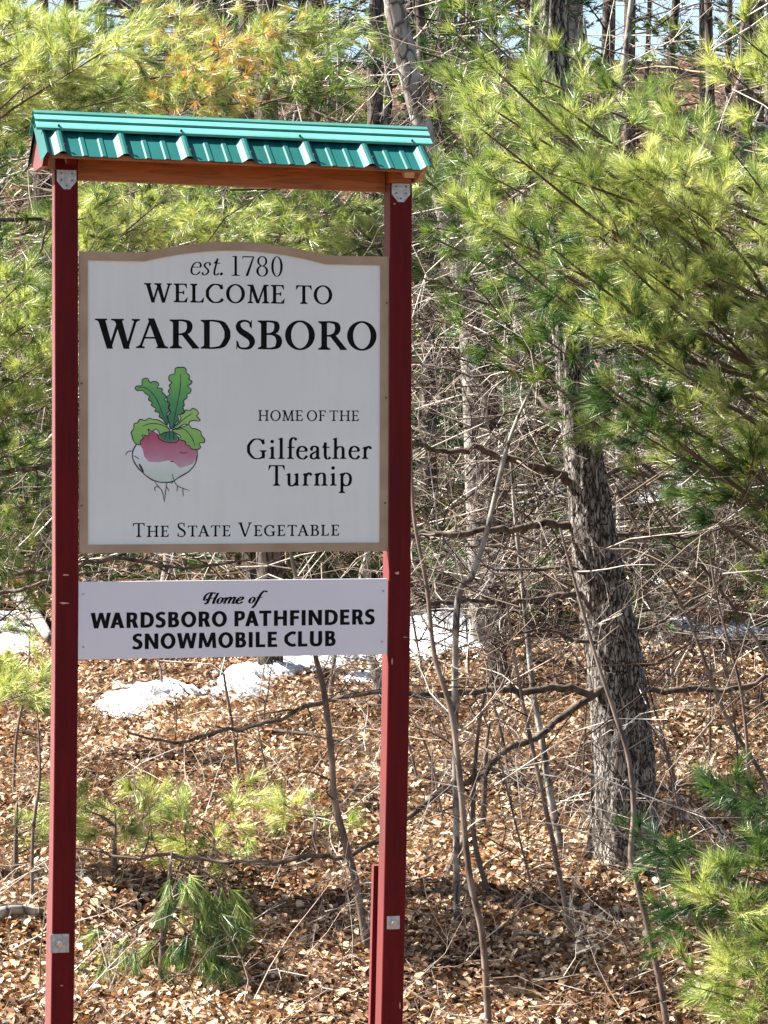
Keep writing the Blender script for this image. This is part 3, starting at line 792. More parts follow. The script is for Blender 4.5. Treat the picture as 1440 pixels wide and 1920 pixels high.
lines = [ink_path(p, w, True) for p in (leafL, leafT, leafLL, leafRM, leafRL)]
lines += [ink_path(bodyO[:14], w*1.2)]
lines += [ink_path([(530,800),(540,840),(600,875),(680,885),(735,875),(745,820)], w)]
for p in ([(765,170),(765,300),(740,450),(710,600),(690,730)], [(320,318),(400,315),(480,380),(540,480),(580,590),(640,680)], [(370,715),(450,690),(550,695),(650,745)],
          [(890,580),(800,640),(710,730)], [(720,750),(800,745),(860,800),(900,870),(915,930)], [(650,760),(655,860)], [(620,780),(600,850)], [(690,780),(700,860)],
          [(500,1298),(545,1350),(580,1400),(595,1500)], [(625,1300),(610,1400),(600,1505)], [(540,1345),(500,1350),(505,1395)], [(620,1340),(648,1390)],
          [(700,1280),(730,1330),(790,1360),(870,1385)], [(790,1360),(795,1445)], [(735,1335),(730,1395)], [(270,970),(220,980),(195,1020)], [(695,1270),(680,1210)], [(670,1312),(720,1262)],
          [(750,985),(800,995),(840,985)], [(280,1020),(340,1055)], [(660,1085),(700,1080)]):
    lines.append(ink_path(p, w*.85, tapr=(.5, .3)))
lines.append(ink_path([(335,1105),(360,1150),(382,1195)], w*2.2, tapr=(.3, .3)))
V = []; Fc = []
for k, (a, b) in enumerate(lines):
    m = len(a); base = len(V); yy = YT - .0009 - k*.00001
    V += [(p[0], yy, p[1]) for p in a] + [(p[0], yy, p[1]) for p in b]
    Fc += [(base+i, base+i+1, base+m+i+1, base+m+i) for i in range(m-1)]
mesh_py('ink_outline', V, Fc, M['ink_out'], EM)

# club board
YCB = .004
ca, cz1 = sg(146, 1091, YCB); cb, _ = sg(726, 1087, YCB)
_, cz0 = sg(436, 1232, YCB)
p = Poly(); p.box(ca, cb, YCB, YCB+.012, cz0, cz1)
CB = p.build('club_board', M['club_white'], SGN, .001)
text_line('Home of', 380, 502, 1132.5, 21, 'script', parent=CB, y=YCB, gap=.02, space=.30)
def sans_cap(c):
    g = Glyph(); T, t = .235, .185; h = T/2
    L = lambda x: g.rect(x-h, 0, x+h, 1)
    if c == 'I': L(.17); g.w = .34
    elif c in 'EFL':
        L(.17)
        if c in 'EF': g.rect(.17, 1-t, .60, 1); g.rect(.17, .43, .56, .43+t)
        if c in 'EL': g.rect(.17, 0, .62, t)
        g.w = .64 if c != 'F' else .61
    elif c == 'H': L(.17); L(.70); g.rect(.17, .42, .70, .60); g.w = .87
    elif c == 'T': L(.38); g.rect(.02, 1-t, .74, 1); g.w = .76
    elif c == 'N': L(.16); L(.72); g.quad((.60, 0), (.82, 0), (.28, 1), (.06, 1)); g.w = .88
    elif c == 'M': g.quad((.03, 0), (.24, 0), (.30, 1), (.08, 1)); g.quad((.86, 0), (1.08, 0), (1.02, 1), (.80, 1)); g.quad((.45, .06), (.64, .06), (.34, 1), (.10, 1)); g.quad((.46, .06), (.66, .06), (1.0, 1), (.77, 1)); g.w = 1.11
    elif c == 'W':
        g.quad((.19, 0), (.42, 0), (.25, 1), (.0, 1)); g.quad((.24, 0), (.43, 0), (.68, 1), (.49, 1)); g.quad((.74, 0), (.94, 0), (.70, 1), (.49, 1)); g.quad((.75, 0), (.97, 0), (1.16, 1), (.93, 1)); g.w = 1.16
    elif c == 'A': g.quad((.0, 0), (.24, 0), (.52, 1), (.28, 1)); g.quad((.55, 0), (.80, 0), (.52, 1), (.28, 1)); g.rect(.2, .21, .6, .37); g.w = .80
    elif c == 'O': g.ring(.45, .5, .44, .52, T, t, n=48); g.w = .90
    elif c == 'C': g.path([(.70, .86), (.56, .915), (.38, .86), (.17, .68), (.14, .5), (.17, .32), (.38, .13), (.56, .085), (.70, .14)], T, t, 60); g.w = .72
    elif c == 'U': g.path([(.17, 1), (.17, .6), (.17, .30), (.25, .13), (.42, .085), (.59, .13), (.67, .30), (.67, .6), (.67, 1)], T, t, 60); g.w = .84
    elif c == 'D': L(.17); g.path([(.2, t/2), (.40, t/2), (.60, .18), (.69, .36), (.70, .5), (.69, .64), (.60, .82), (.40, 1-t/2), (.2, 1-t/2)], T, t, 60); g.w = .83
    elif c in 'PR':
        L(.17); g.path([(.2, 1-t/2), (.40, 1-t/2), (.53, .85), (.555, .70), (.52, .55), (.38, .47), (.2, .46)], T*.95, t*.95, 50)
        if c == 'R': g.quad((.47, 0), (.74, 0), (.56, .50), (.32, .50))
        g.w = .68 if c == 'P' else .73
    elif c == 'B':
        L(.17); g.path([(.2, 1-t/2), (.38, 1-t/2), (.50, .87), (.52, .74), (.48, .62), (.36, .54), (.2, .53)], T*.9, t*.9, 50)
        g.path([(.2, .52), (.42, .51), (.54, .42), (.57, .29), (.53, .16), (.40, t/2), (.2, t/2)], T, t, 50); g.w = .71
    elif c == 'S': g.path([(.54, .86), (.42, .92), (.26, .91), (.14, .80), (.15, .65), (.29, .54), (.43, .45), (.48, .30), (.43, .14), (.28, .075), (.14, .09), (.03, .15)], T*.9, t, 70, ws=[t, t*.98, t, T*.9, T, T, T, T, T*.9, t, t*.98, t]); g.w = .61
    return g
def sans_line(txt, x0p, x1p, basep, cap):
    xa, z0 = sg(x0p, basep, YCB); xb = sg(x1p, basep, YCB)[0]
    x = 0; it = []
    for ci, ch in enumerate(txt):
        if ch == ' ': x += .30; continue
        g = sans_cap(ch); it.append((x, g)); x += g.w + .075 + (KERN.get(txt[ci:ci+2], 0)*.7 if txt[ci:ci+2] in ('WA', 'PA', 'AT') else 0)
    k = (xb-xa)/(x-.075); hh = cap/488
    out = [tuple(np.stack([xa + (q[:, 0]+gx)*k, z0 + q[:, 1]*hh], 1) for q in ab) for gx, g in it for ab in g.strips]
    lay(out, 'lettering', CB, YCB, M['ink'])
sans_line('WARDSBORO PATHFINDERS', 170, 703, 1178.5, 29)
sans_line('SNOWMOBILE CLUB', 248, 630, 1217.5, 29)
for px, py in ((156, 1114), (156, 1213), (718, 1108), (716, 1203)):
    x, z = sg(px, py, YCB)
    s = Poly(); s.prism_y([(x+.0045*math.cos(a), z+.0045*math.sin(a)) for a in np.linspace(0, 2*math.pi, 11)[:-1]], YCB-.0025, YCB-.0003)
    s.build('screw', M['galv'], CB)
# washer plates with bolts
for px, py, s_ in ((111.5, 1768.5, .036), (737, 1729.5, .026)):
    x, z = sg(px, py, -.001)
    p = Poly(); p.box(x-s_, x+s_, -.006, -.0015, z-s_, z+s_)
    wp = p.build('washer_plate', M['galv'], SGN, .001)
    q = Poly(); q.prism_y([(x+.016*math.cos(a), z+.016*math.sin(a)) for a in np.linspace(0, 2*math.pi, 17)[:-1]], -.010, -.0062); q.build('washer', M['galv'], wp, .001)
    q = Poly(); q.prism_y([(x+.010*math.cos(a), z+.010*math.sin(a)) for a in np.linspace(.2, 2*math.pi+.2, 7)[:-1]], -.022, -.0102); q.build('bolt_head', M['bolt'], wp, .0015)
# chips in the paint
for px, py, a, b in ((739.5, 382, .006, .004), (104, 1828, .005, .004), (123, 1078, .016, .004), (119, 1131, .022, .004), (745, 1075, .010, .007), (760, 1195, .012, .002), (750, 1886, .003, .02), (735, 1240, .004, .012), (116, 1848, .006, .003)):
    x, z = sg(px, py, -.0007)
    pts = [(x+a*math.cos(t)*random.uniform(.5, 1.2), z+b*math.sin(t)*random.uniform(.5, 1.2)) for t in np.linspace(0, 2*math.pi, 12)[:-1]]
    s = Poly(); s.prism_y(pts, -.0016, .002); s.build('paint_chip', M['bare'] , SGN)
# ------------------------------------------------------------------ ground
def structure(o): o['kind'] = 'structure'; return o
gx = np.concatenate([np.linspace(-400, -30, 16)[:-1], np.linspace(-30, -6, 25)[:-1], np.linspace(-6, 6, 81)[:-1], np.linspace(6, 30, 25)[:-1], np.linspace(30, 400, 16)])
gy = np.concatenate([np.linspace(-60, 8, 24)[:-1], np.linspace(8, 34, 175)[:-1], np.linspace(34, 80, 70)[:-1], np.linspace(80, 900, 30)])
X, Y = np.meshgrid(gx, gy)
Z = gz(X, Y)
V = np.stack([X, Y, Z], -1).reshape(-1, 3)
nx = len(gx); i, j = np.meshgrid(np.arange(nx-1), np.arange(len(gy)-1)); b = (j*nx+i).ravel()
structure(mesh_np('ground', V, np.stack([b, b+1, b+nx+1, b+nx], 1), M['soil'], smooth=True))

def inpoly(px, py, P):
    c = np.zeros(px.shape, bool); n = len(P)
    for a in range(n):
        x1, y1 = P[a]; x2, y2 = P[(a+1) % n]
        m = ((y1 > py) != (y2 > py)) & (px < (x2-x1)*(py-y1)/(y2-y1+1e-12)+x1)
        c ^= m
    return c
snow_px = [
 [(168,1332),(200,1306),(238,1290),(290,1284),(340,1291),(390,1299),(400,1284),(440,1277),(512,1298),(500,1309),(430,1313),(350,1313),(292,1326),(262,1346),(200,1350)],
 [(392,1283),(420,1262),(480,1244),(560,1232),(650,1225),(735,1212),(735,1236),(640,1252),(560,1264),(500,1285),(450,1292)],
 [(640,1266),(694,1258),(700,1280),(648,1284)],
 [(740,1150),(850,1140),(930,1168),(880,1190),(960,1205),(940,1228),(850,1222),(800,1240),(740,1236)],
 [(1235,1172),(1270,1156),(1330,1180),(1400,1176),(1470,1186),(1470,1204),(1380,1196),(1300,1210)],
 [(-60,1162),(30,1148),(62,1190),(78,1226),(-60,1242)],
 [(950,945),(1060,925),(1080,975),(1000,1010),(940,990)],
 [(1185,1098),(1255,1062),(1290,1070),(1240,1102)],
 [(1190,900),(1330,880),(1440,905),(1450,930),(1300,950),(1200,940)],
 [(770,1020),(860,1010),(900,1050),(800,1062)],
]
snow_w = []
for P in snow_px: snow_w.append(np.array([ground_at(x, y)[:2] for x, y in P]))
snow_w.append(np.array([(-7, 26), (-4.5, 25), (-4.1, 27), (-6, 29)])); snow_w.append(np.array([(5.2, 22), (7.5, 21.5), (8, 23.5), (6, 24.5)]))
def patch(P, cell):
    lo = P.min(0) - .1; hi = P.max(0) + .1
    xs = np.arange(lo[0], hi[0], cell); ys = np.arange(lo[1], hi[1], cell)
    if len(xs) < 3 or len(ys) < 3: return None
    X, Y = np.meshgrid(xs, ys)
    wx = X + .05*np.sin(Y*23)+.04*np.sin(X*31+2); wy = Y + .05*np.sin(X*19+1)+.04*np.sin(Y*37)
    # distance to the outline
    D = np.full(X.shape, 1e9)
    for a in range(len(P)):
        p, q = P[a], P[(a+1) % len(P)]; d = q-p
        t = np.clip(((wx-p[0])*d[0]+(wy-p[1])*d[1])/(d@d+1e-9), 0, 1)
        D = np.minimum(D, np.hypot(wx-p[0]-t*d[0], wy-p[1]-t*d[1]))
    ins = inpoly(wx, wy, P); S = np.where(ins, D, -D)
    Z = gz(X, Y) + np.clip(S*.35, -.05, .07) + .014*np.sin(X*15)*np.sin(Y*13) + .01*rng.normal(size=X.shape)
    V = np.stack([X, Y, Z], -1).reshape(-1, 3); nx = len(xs)
    i, j = np.meshgrid(np.arange(nx-1), np.arange(len(ys)-1)); b = (j*nx+i).ravel()
    keep = (S.ravel()[b] > -.06)
    b = b[keep]
    o = mesh_np('snow_patch', V, np.stack([b, b+1, b+nx+1, b+nx], 1), M['snow'], smooth=True)
    me = o.data
    return structure(o)
for P in snow_w: patch(P, .045 if P[:, 1].mean() < 24 else .09)

# ------------------------------------------------------------------ leaf litter
def in_snow(x, y):
    m = np.zeros(x.shape, bool)
    for P in snow_w: m |= inpoly(x, y, P)
    return m
def litter(name, N, y0, y1, s0, s1, lift=.01, simple=False):
    y = y0 + (y1-y0) * rng.random(N)**1.0
    hw = y*.165 + 1.0
    x = (rng.random(N)*2-1) * hw
    k = ~(in_snow(x, y) & (rng.random(N) < .90))
    x, y = x[k], y[k]; N = len(x)
    s = rng.uniform(s0, s1, N); wd = s * rng.uniform(.45, .75, N)
    a = rng.uniform(0, 2*np.pi, N)
    tilt = rng.normal(0, .5, (N, 2)); curl = rng.uniform(-.1, .55, N)*wd
    ux = np.stack([np.cos(a), np.sin(a), tilt[:, 0]], 1); ux /= np.linalg.norm(ux, axis=1, keepdims=True)
    uy = np.stack([-np.sin(a), np.cos(a), tilt[:, 1]], 1); uy /= np.linalg.norm(uy, axis=1, keepdims=True)
    uz = np.cross(ux, uy)
    c = np.stack([x, y, gz(x, y) + lift + rng.random(N)**2*.055], 1)
    loc = [(-.5, 0, .1), (-.18, .5, 1), (.22, .42, .8), (.5, 0, .35), (.2, -.45, .8), (-.2, -.5, 1)]
    V = np.stack([c + ux*(s*l[0])[:, None] + uy*(wd*l[1])[:, None] + uz*(curl*l[2])[:, None] for l in loc], 1)
    nv = 6
    if simple: V = V[:, [0, 1, 3, 4]]; nv = 4
    b = np.arange(N)[:, None]*nv
    Fq = np.concatenate([b+np.array([[0, 2, 1]]), b+np.array([[0, 3, 2]])]) if simple else np.concatenate([b+np.array([[0, 3, 2, 1]]), b+np.array([[0, 5, 4, 3]])])
    t = np.repeat(np.clip(rng.beta(1.5, 1.5, N) + .13*np.sin(x*2.1+y*1.3+np.sin(y*3)) + .08*np.sin(x*5.3-y*4.1), 0, 1), nv)
    o = mesh_np(name, V.reshape(-1, 3), Fq, M['litter_leaf'], tint=t); o['kind'] = 'stuff'
    return o
o = litter('fallen_leaves', 70000, 9.6, 14.5, .022, .060)
o['label'] = 'curled tan and russet dead leaves on the near ground round the posts'; o['category'] = 'leaf litter'
o = litter('fallen_leaves', 100000, 14.5, 24, .026, .066, simple=True)
o['label'] = 'tan and russet dead leaves carpeting the sunlit ground behind the sign'; o['category'] = 'leaf litter'
o = litter('fallen_leaves', 26000, 24, 46, .08, .13, simple=True)
o['label'] = 'faded leaf litter on the rising slope deep in the woods'; o['category'] = 'leaf litter'

# ------------------------------------------------------------------ twigs
def curved(p0, d, L, K=5, bend=.25, grav=0.0):
    """p0 (M,3), d (M,3), L (M,) -> (M,K,3)"""
    Mn = len(p0)
    d = d/np.linalg.norm(d, axis=1, keepdims=True)
    P = [p0]; cur = d.copy(); ax = rng.normal(size=(Mn, 3))*bend
    for k in range(K-1):
        cur = cur + ax/(K-1) + rng.normal(size=(Mn, 3))*bend*.35; cur[:, 2] -= grav/(K-1)
        cur /= np.linalg.norm(cur, axis=1, keepdims=True)
        P.append(P[-1] + cur*(L/(K-1))[:, None])
    return np.stack(P, 1)
def spray(p0, d, L, r, nch=5, K=5, grav=0.0, levels=2, bend=.3, ang=.8, K2=None):
    """parents and their side twigs; returns V,F,tint arrays"""
    Vs = []; Fs = []; Ts = []; off = 0
    P = curved(p0, d, L, K, bend, grav); R = r[:, None]*np.linspace(1, .35, K)[None]
    tt = np.clip(rng.beta(.75, .85, len(p0))+.03, 0, 1)
    for lv in range(levels):
        V, Fq = tubes(P, R, 3)
        Vs.append(V); Fs.append(Fq+off); off += len(V); Ts.append(np.repeat(tt, K*3))
        if lv == levels-1: break
        Mn = len(P); idx = np.repeat(np.arange(Mn), nch)
        u = rng.uniform(.2, .98, Mn*nch)*(K-1); i = np.minimum(u.astype(int), K-2); f = (u-i)[:, None]
        q = P[idx, i]*(1-f)+P[idx, i+1]*f
        dd = P[idx, i+1]-P[idx, i]; dd /= np.linalg.norm(dd, axis=1, keepdims=True)
        rr = rng.normal(size=(Mn*nch, 3)); rr -= dd*(rr*dd).sum(1, keepdims=True); rr /= np.linalg.norm(rr, axis=1, keepdims=True)
        nd = dd*math.cos(ang) + rr*math.sin(ang)
        LL = np.linalg.norm(P[idx, -1]-P[idx, 0], axis=1)*rng.uniform(.2, .55, Mn*nch)*(1-.45*u/(K-1))
        R = (R[idx, i]*.55)[:, None]*np.linspace(1, .4, K)[None]
        K = K2 or K; R = R[:, ::2] if R.shape[1] == 5 and K == 3 else (R[:, [0, 2, 5]] if R.shape[1] == 6 and K == 3 else R[:, :K])
        P = curved(q, nd, LL, K, bend*1.2, grav); tt = np.clip(tt[idx]+rng.normal(0, .15, Mn*nch), 0, 1)
    return np.concatenate(Vs), np.concatenate(Fs), np.concatenate(Ts)

# ------------------------------------------------------------------ pine boughs
def needles_np(c, ax, tint, n=34, ln=.085, w=.0024, spread=(.2, .85), run=.05, droop=.25):
    """c (T,3) tuft roots, ax (T,3) axis"""
    T = len(c)
    ax = ax/np.linalg.norm(ax, axis=1, keepdims=True)
    rr = rng.normal(size=(T, n, 3)); a = ax[:, None]
    rr -= a*(rr*a).sum(2, keepdims=True); rr /= np.linalg.norm(rr, axis=2, keepdims=True)
    th = rng.uniform(spread[0], spread[1], (T, n, 1))
    s = rng.random((T, n, 1))
    d = a*np.cos(th) + rr*np.sin(th); d[..., 2] -= droop*rng.random((T, n)); d /= np.linalg.norm(d, axis=2, keepdims=True)
    b = c[:, None] + a*run*(s-.5)
    L = ln*rng.uniform(.7, 1.15, (T, n, 1))
    sd = np.cross(d, rng.normal(size=(T, n, 3))); sd /= np.linalg.norm(sd, axis=2, keepdims=True)
    V = np.stack([b-sd*w*.7, b+sd*w*.7, b+d*L], 2)
    V = V.reshape(-1, 3); k = np.arange(T*n)[:, None]*3
    Fq = k + np.array([[0, 1, 2]])
    tn = np.clip(tint[:, None] + rng.normal(0, .075, (T, n)), 0, .86 if tint.max() < .85 else 1)
    return V, Fq, np.repeat(tn.ravel(), 3)

def bough(tree, p0, p1, tint, dens=1.0, sag=.10, width=.42, name='branch', origin=(0,0,0), r0=None, bare=.25, wn=.0019, n=44, ln=.095, step=.075, drop=.0, side_up=.12, yell=0):
    """a living limb from p0 to p1 with flat sprays of side twigs ending in needle tufts"""
    p0 = np.asarray(p0, float); p1 = np.asarray(p1, float); L = np.linalg.norm(p1-p0)
    ax = (p1-p0)/L
    mid1 = p0+(p1-p0)*.35+np.array([0, 0, -sag*L])+rng.normal(0, .03*L, 3); mid2 = p0+(p1-p0)*.7+np.array([0, 0, -sag*L*.6])+rng.normal(0, .03*L, 3)
    S = resample([p0, mid1, mid2, p1], 14)
    r0 = r0 or .004+.0048*L
    Vs, Fs, Ts = [], [], []
    def addt(P, R, sides, tt):
        V, Fq = tubes(P, R, sides); o = sum(len(v) for v in Vs); Vs.append(V); Fs.append(Fq+o); Ts.append(np.repeat(tt, P.shape[1]*sides))
    addt(S[None], np.linspace(r0, r0*.22, 14)[None], 5, np.array([.25]))
    ns = max(4, int(L*(1-bare)/step*dens))
    u = np.sort(rng.uniform(bare, .98, ns))*13; i = np.minimum(u.astype(int), 12); f = (u-i)[:, None]
    q = S[i]*(1-f)+S[i+1]*f; dd = S[i+1]-S[i]; dd /= np.linalg.norm(dd, axis=1, keepdims=True)
    lat = np.cross(dd, [0, 0, 1.]); lat /= np.linalg.norm(lat, axis=1, keepdims=True)+1e-9
    sg_ = np.where(np.arange(ns) % 2, 1, -1)[:, None]
    nd = dd*.75 + lat*sg_*rng.uniform(.35, .9, (ns, 1)) + np.array([0, 0, 1.])*(side_up+rng.normal(0, .22, (ns, 1)))
    LL = (.14 + width*L*(1.02-u/13)*.75)*rng.uniform(.6, 1.1, ns)
    T1 = curved(q, nd, LL, 6, .25, drop)
    addt(T1, np.clip(LL*.012, .0018, .006)[:, None]*np.linspace(1, .45, 6)[None], 3, rng.uniform(.2, .7, ns))
    # sub twigs
    nc = np.maximum(1, (LL/.085*dens).astype(int)); idx = np.repeat(np.arange(ns), nc); m = len(idx)
    u2 = rng.uniform(.25, 1, m)*5; i2 = np.minimum(u2.astype(int), 4); f2 = (u2-i2)[:, None]
    q2 = T1[idx, i2]*(1-f2)+T1[idx, i2+1]*f2; d2 = T1[idx, i2+1]-T1[idx, i2]; d2 /= np.linalg.norm(d2, axis=1, keepdims=True)
    lat2 = np.cross(d2, rng.normal(0, .5, (m, 3))+np.array([0, 0, 1.])); lat2 /= np.linalg.norm(lat2, axis=1, keepdims=True)+1e-9
    nd2 = d2*.8 + lat2*np.where(rng.random(m) < .5, 1, -1)[:, None]*.6 + np.array([0, 0, .18])
    L2 = rng.uniform(.05, .14, m)
    T2 = curved(q2, nd2, L2, 4, .2, drop*.6)
    addt(T2, np.full((m, 4), .0014), 3, rng.uniform(.2, .8, m))
    W = mesh_np(name, np.concatenate(Vs), np.concatenate(Fs), M['twig_brown'], tree, np.concatenate(Ts), offset=origin)
    c = np.concatenate([T2[:, -1], T1[:, -1], S[-1:]]); a = np.concatenate([T2[:, -1]-T2[:, -2], T1[:, -1]-T1[:, -2], S[-1:]-S[-2:-1]])
    c = np.concatenate([c, T2[:, 2]]); a = np.concatenate([a, T2[:, 2]-T2[:, 1]])
    tt = np.clip(tint + rng.normal(0, .12, len(c)) + rng.normal(0, .08), 0, .84)
    if yell: 
        k = rng.random(len(c)) < yell; tt[k] = rng.uniform(.86, 1, k.sum())
    V, Fq, t = needles_np(c, a, tt, n=int(n), ln=ln, w=wn, droop=.15+drop)
    nm = mesh_np('needles', V, Fq, M['needle'], W, t, offset=origin)
    return W

def trunk_obj(name, pts, radii, mat, parent=None, sides=16, origin=(0,0,0), flare=0, lump=.06, ridges=0, n=0):
    n = n or max(14, len(pts)*7)
    P = resample(pts, n); R = np.interp(np.linspace(0, 1, n), np.linspace(0, 1, len(radii)), radii)
    if flare: R = R*(1+flare*np.exp(-np.linspace(0, 1, n)*26))
    V, Fq = tubes(P[None], R[None], sides)
    nv = V.reshape(n, sides, 3); c = P[:, None]
    nv = c + (nv-c)*(1+rng.normal(0, lump, (n, sides, 1))*.6)
    if ridges:
        a = np.linspace(0, 2*np.pi, sides, endpoint=False)[None]; h = P[:, 2:3]
        wob = a + .22*np.sin(h*3.1+1)+.13*np.sin(h*9+a*2)
        rd = np.abs(np.sin(wob*6.5+.7*np.sin(h*5)))**.6 * (.55+.45*np.abs(np.sin(h*17+4*np.sin(a*3)+2*np.sin(h*3.7))))
        rt = np.exp(-np.maximum(h-h.min()-.08, 0)*5)*.30*(.5+.5*np.sin(a*5+.8))
        q = nv-c; ln_ = np.linalg.norm(q, axis=2, keepdims=True)
        nv = c + q/ln_*(ln_*(1+rt[..., None]) + ridges*(rd[..., None]-.6) + rng.normal(0, .0015, (n, sides, 1)))
    return mesh_np(name, nv.reshape(-1, 3), Fq, mat, parent, smooth=True, offset=origin)

def tree_thing(name, label, base, group=None, cat='tree'):
    return thing(name, label, cat, tuple(base), group)

def dead_branch(tree, pts, r0, r1, twigs=10, origin=(0,0,0), mat='dead_bark', tl=.35, ch=3, tr=.25):
    P = resample(pts, len(pts)*5); n = len(P)
    wv = rng.normal(0, r0*1.4, (n, 3)); wv = np.stack([np.convolve(wv[:, q], np.ones(4)/4, 'same') for q in range(3)], 1); P[2:-2] += wv[2:-2]
    V, Fq = tubes(P[None], np.linspace(r0, r1, n)[None], 7)
    o = mesh_np('dead_branch', V, Fq, M[mat], tree, smooth=True, offset=origin)
    if twigs:
        k = rng.integers(int(n*.15), n-1, twigs); d = P[k+1]-P[k]; d /= np.linalg.norm(d, axis=1, keepdims=True)
        rr = rng.normal(size=(twigs, 3)); rr[:, 1] *= .6; rr /= np.linalg.norm(rr, axis=1, keepdims=True)
        V, Fq, t = spray(P[k], d*.6+rr*.8, rng.uniform(.4, 1.1, twigs)*tl, np.clip(rng.uniform(.15, .35, twigs)*r0, .0018, .006), ch, 6, .05, 3, .45)
        mesh_np('twig', V, Fq, M['twig_grey'], o, t, offset=origin)
    return o

# ---- main pine behind the sign
DB = ground_at(1172, 1625)[1]
def w(px, py, Y=None): return at(px, py, DB if Y is None else Y)
base = ground_at(1172, 1625); base[2] -= .02
T = tree_thing('pine_tree', 'grey barked pine right of the sign, with many dead limbs and a sunlit left side', base)
k = DB/F
tp_ = [w(1176, 1680), w(1172, 1560), w(1168, 1400), w(1150, 1230), w(1120, 1050), w(1100, 900), w(1078, 720), w(1058, 500), w(1045, 260), w(1038, 0), w(1030, -300), w(1030, -900)]
trunk_obj('trunk', tp_, [60*k*1.02, 60*k, 57*k, 52*k, 45*k, 37*k, 33*k, 31*k, 28*k, 25*k, 22*k, 6*k], M['bark'], T, 56, base, flare=.6, lump=0, ridges=.015, n=230)
DBS = [
 ([(1085,905,0),(1030,880,-.1),(980,872,-.2),(900,850,-.35),(830,842,-.45),(760,828,-.5)], .026, .010, 12),
 ([(1070,985,0),(1000,985,-.1),(940,992,-.2),(860,1002,-.3),(760,1006,-.4)], .022, .012, 9),
 ([(1120,1120,0),(1050,1124,-.15),(960,1136,-.3),(860,1130,-.5),(750,1146,-.6)], .018, .006, 12),
 ([(1120,1300,-.1),(1040,1290,-.3),(960,1296,-.4),(860,1302,-.5),(760,1300,-.6),(690,1306,-.6),(560,1344,-.5),(430,1372,-.4),(330,1392,-.3),(240,1374,-.2)], .020, .006, 16),
 ([(1130,1290,-.1),(1040,1356,-.3),(960,1400,-.4),(890,1458,-.5),(800,1508,-.7),(720,1562,-.8),(640,1596,-.9),(540,1616,-.9),(400,1614,-.8),(250,1604,-.7),(130,1588,-.6)], .020, .006, 16),
 ([(1205,1478,0),(1260,1476,.1),(1325,1470,.1)], .012, .005, 3),
 ([(1170,1275,0),(1240,1290,.2),(1340,1288,.3),(1450,1264,.3)], .022, .010, 8),
 ([(1090,820,0),(1030,770,.1),(985,700,.2),(930,640,.3)], .016, .004, 9),
 ([(1090,900,0),(1180,880,.3),(1290,900,.5),(1420,880,.6)], .018, .005, 10),
 ([(1060,600,0),(980,560,-.2),(880,560,-.3),(790,520,-.4)], .014, .004, 10),
 ([(1060,640,0),(1000,690,.2),(900,700,.4),(800,690,.4)], .014, .004, 12),
 ([(1130,1160,0),(1200,1180,.2),(1260,1150,.3),(1360,1080,.4)], .014, .005, 8),
 ([(1100,1010,0),(1170,1000,.2),(1280,1010,.4),(1400,980,.5)], .014, .005, 10),
 ([(1120,1080,0),(1060,1060,-.2),(990,1070,-.4),(900,1060,-.5)], .012, .004, 10),
 ([(1150,1210,0),(1080,1200,-.2),(1000,1180,-.4),(880,1230,-.5)], .012, .004, 10),
 ([(1150,1240,0),(1230,1240,-.2),(1330,1200,-.4),(1450,1230,-.5)], .012, .004, 12),
]
for pts, r0, r1, tw in DBS:
    dead_branch(T, [w(x, y, DB+dy) for x, y, dy in pts], r0, r1, tw, base)
for i in range(12):
    z = rng.uniform(190, 460); xx = np.interp(z, [-200, 420], [1030, 1052])
    p0 = w(xx, z+60); a = rng.uniform(0, 2*np.pi); L = rng.uniform(.4, .95)
    p1 = p0 + np.array([math.cos(a)*L, math.sin(a)*L*.8, L*rng.uniform(-.2, .25)])
    bough(T, p0, p1, .45, origin=base)

# ---- right hand pine, trunk outside the frame, limbs reaching left and up
bx = (1790-CX)/F*13.2
base = np.array([bx, 13.2, float(gz(bx, 13.2))-.05])
T = tree_thing('pine_tree', 'bright green pine filling the right side, its limbs reaching left', base)
trunk_obj('trunk', [base, (bx+.03, 13.25, 3), (bx, 13.2, 6), (bx, 13.2, 9)], [.17, .13, .08, .02], M['bark'], T, 14, base, flare=.3)
tips = [(850,60,12.0,.52),(870,170,12.4,.5),(930,110,13.2,.4),(960,300,12.0,.55),(860,300,13.4,.5),(900,420,13.0,.45),(980,420,12.2,.35),(880,520,13.6,.35),
        (1080,300,12.3,.52),(1090,250,12.8,.5),(1180,320,12.0,.6),(1260,250,12.4,.55),(1350,120,12.2,.6),(1380,60,12.0,.62),(1430,150,12.6,.6),
        (1120,440,12.0,.62),(1200,500,12.2,.6),(1290,400,12.0,.64),(1370,280,12.2,.6),(1400,420,12.6,.6),(1340,520,11.9,.62),(1420,600,12.0,.62),
        (1030,640,11.9,.15),(1110,600,12.1,.58),(1190,640,12.0,.6),(1150,720,11.8,.55),(1080,740,12.3,.12),  # lowest tints put the shadow on some boughs into their needle colour
        (1180,800,12.0,.15),(1400,800,12.5,.6),(1230,860,12.8,.35),
        (1400,1070,13.0,.6),(940,470,11.9,.12),(900,240,11.8,.5),(1000,160,12.1,.45),
        (800,130,14.2,.5),(820,220,13.9,.5),(860,20,14,.55),(790,330,14.0,.52),(820,450,13.8,.5),(850,600,13.6,.4),(930,180,13.6,.55),(960,40,13.9,.5),(840,380,13.2,.55),(980,230,13.3,.5),(1290,300,13.5,.5),(1000,300,13.6,.5),(1140,520,13.5,.45),(1400,340,13.8,.5),(1270,560,13.6,.5)]
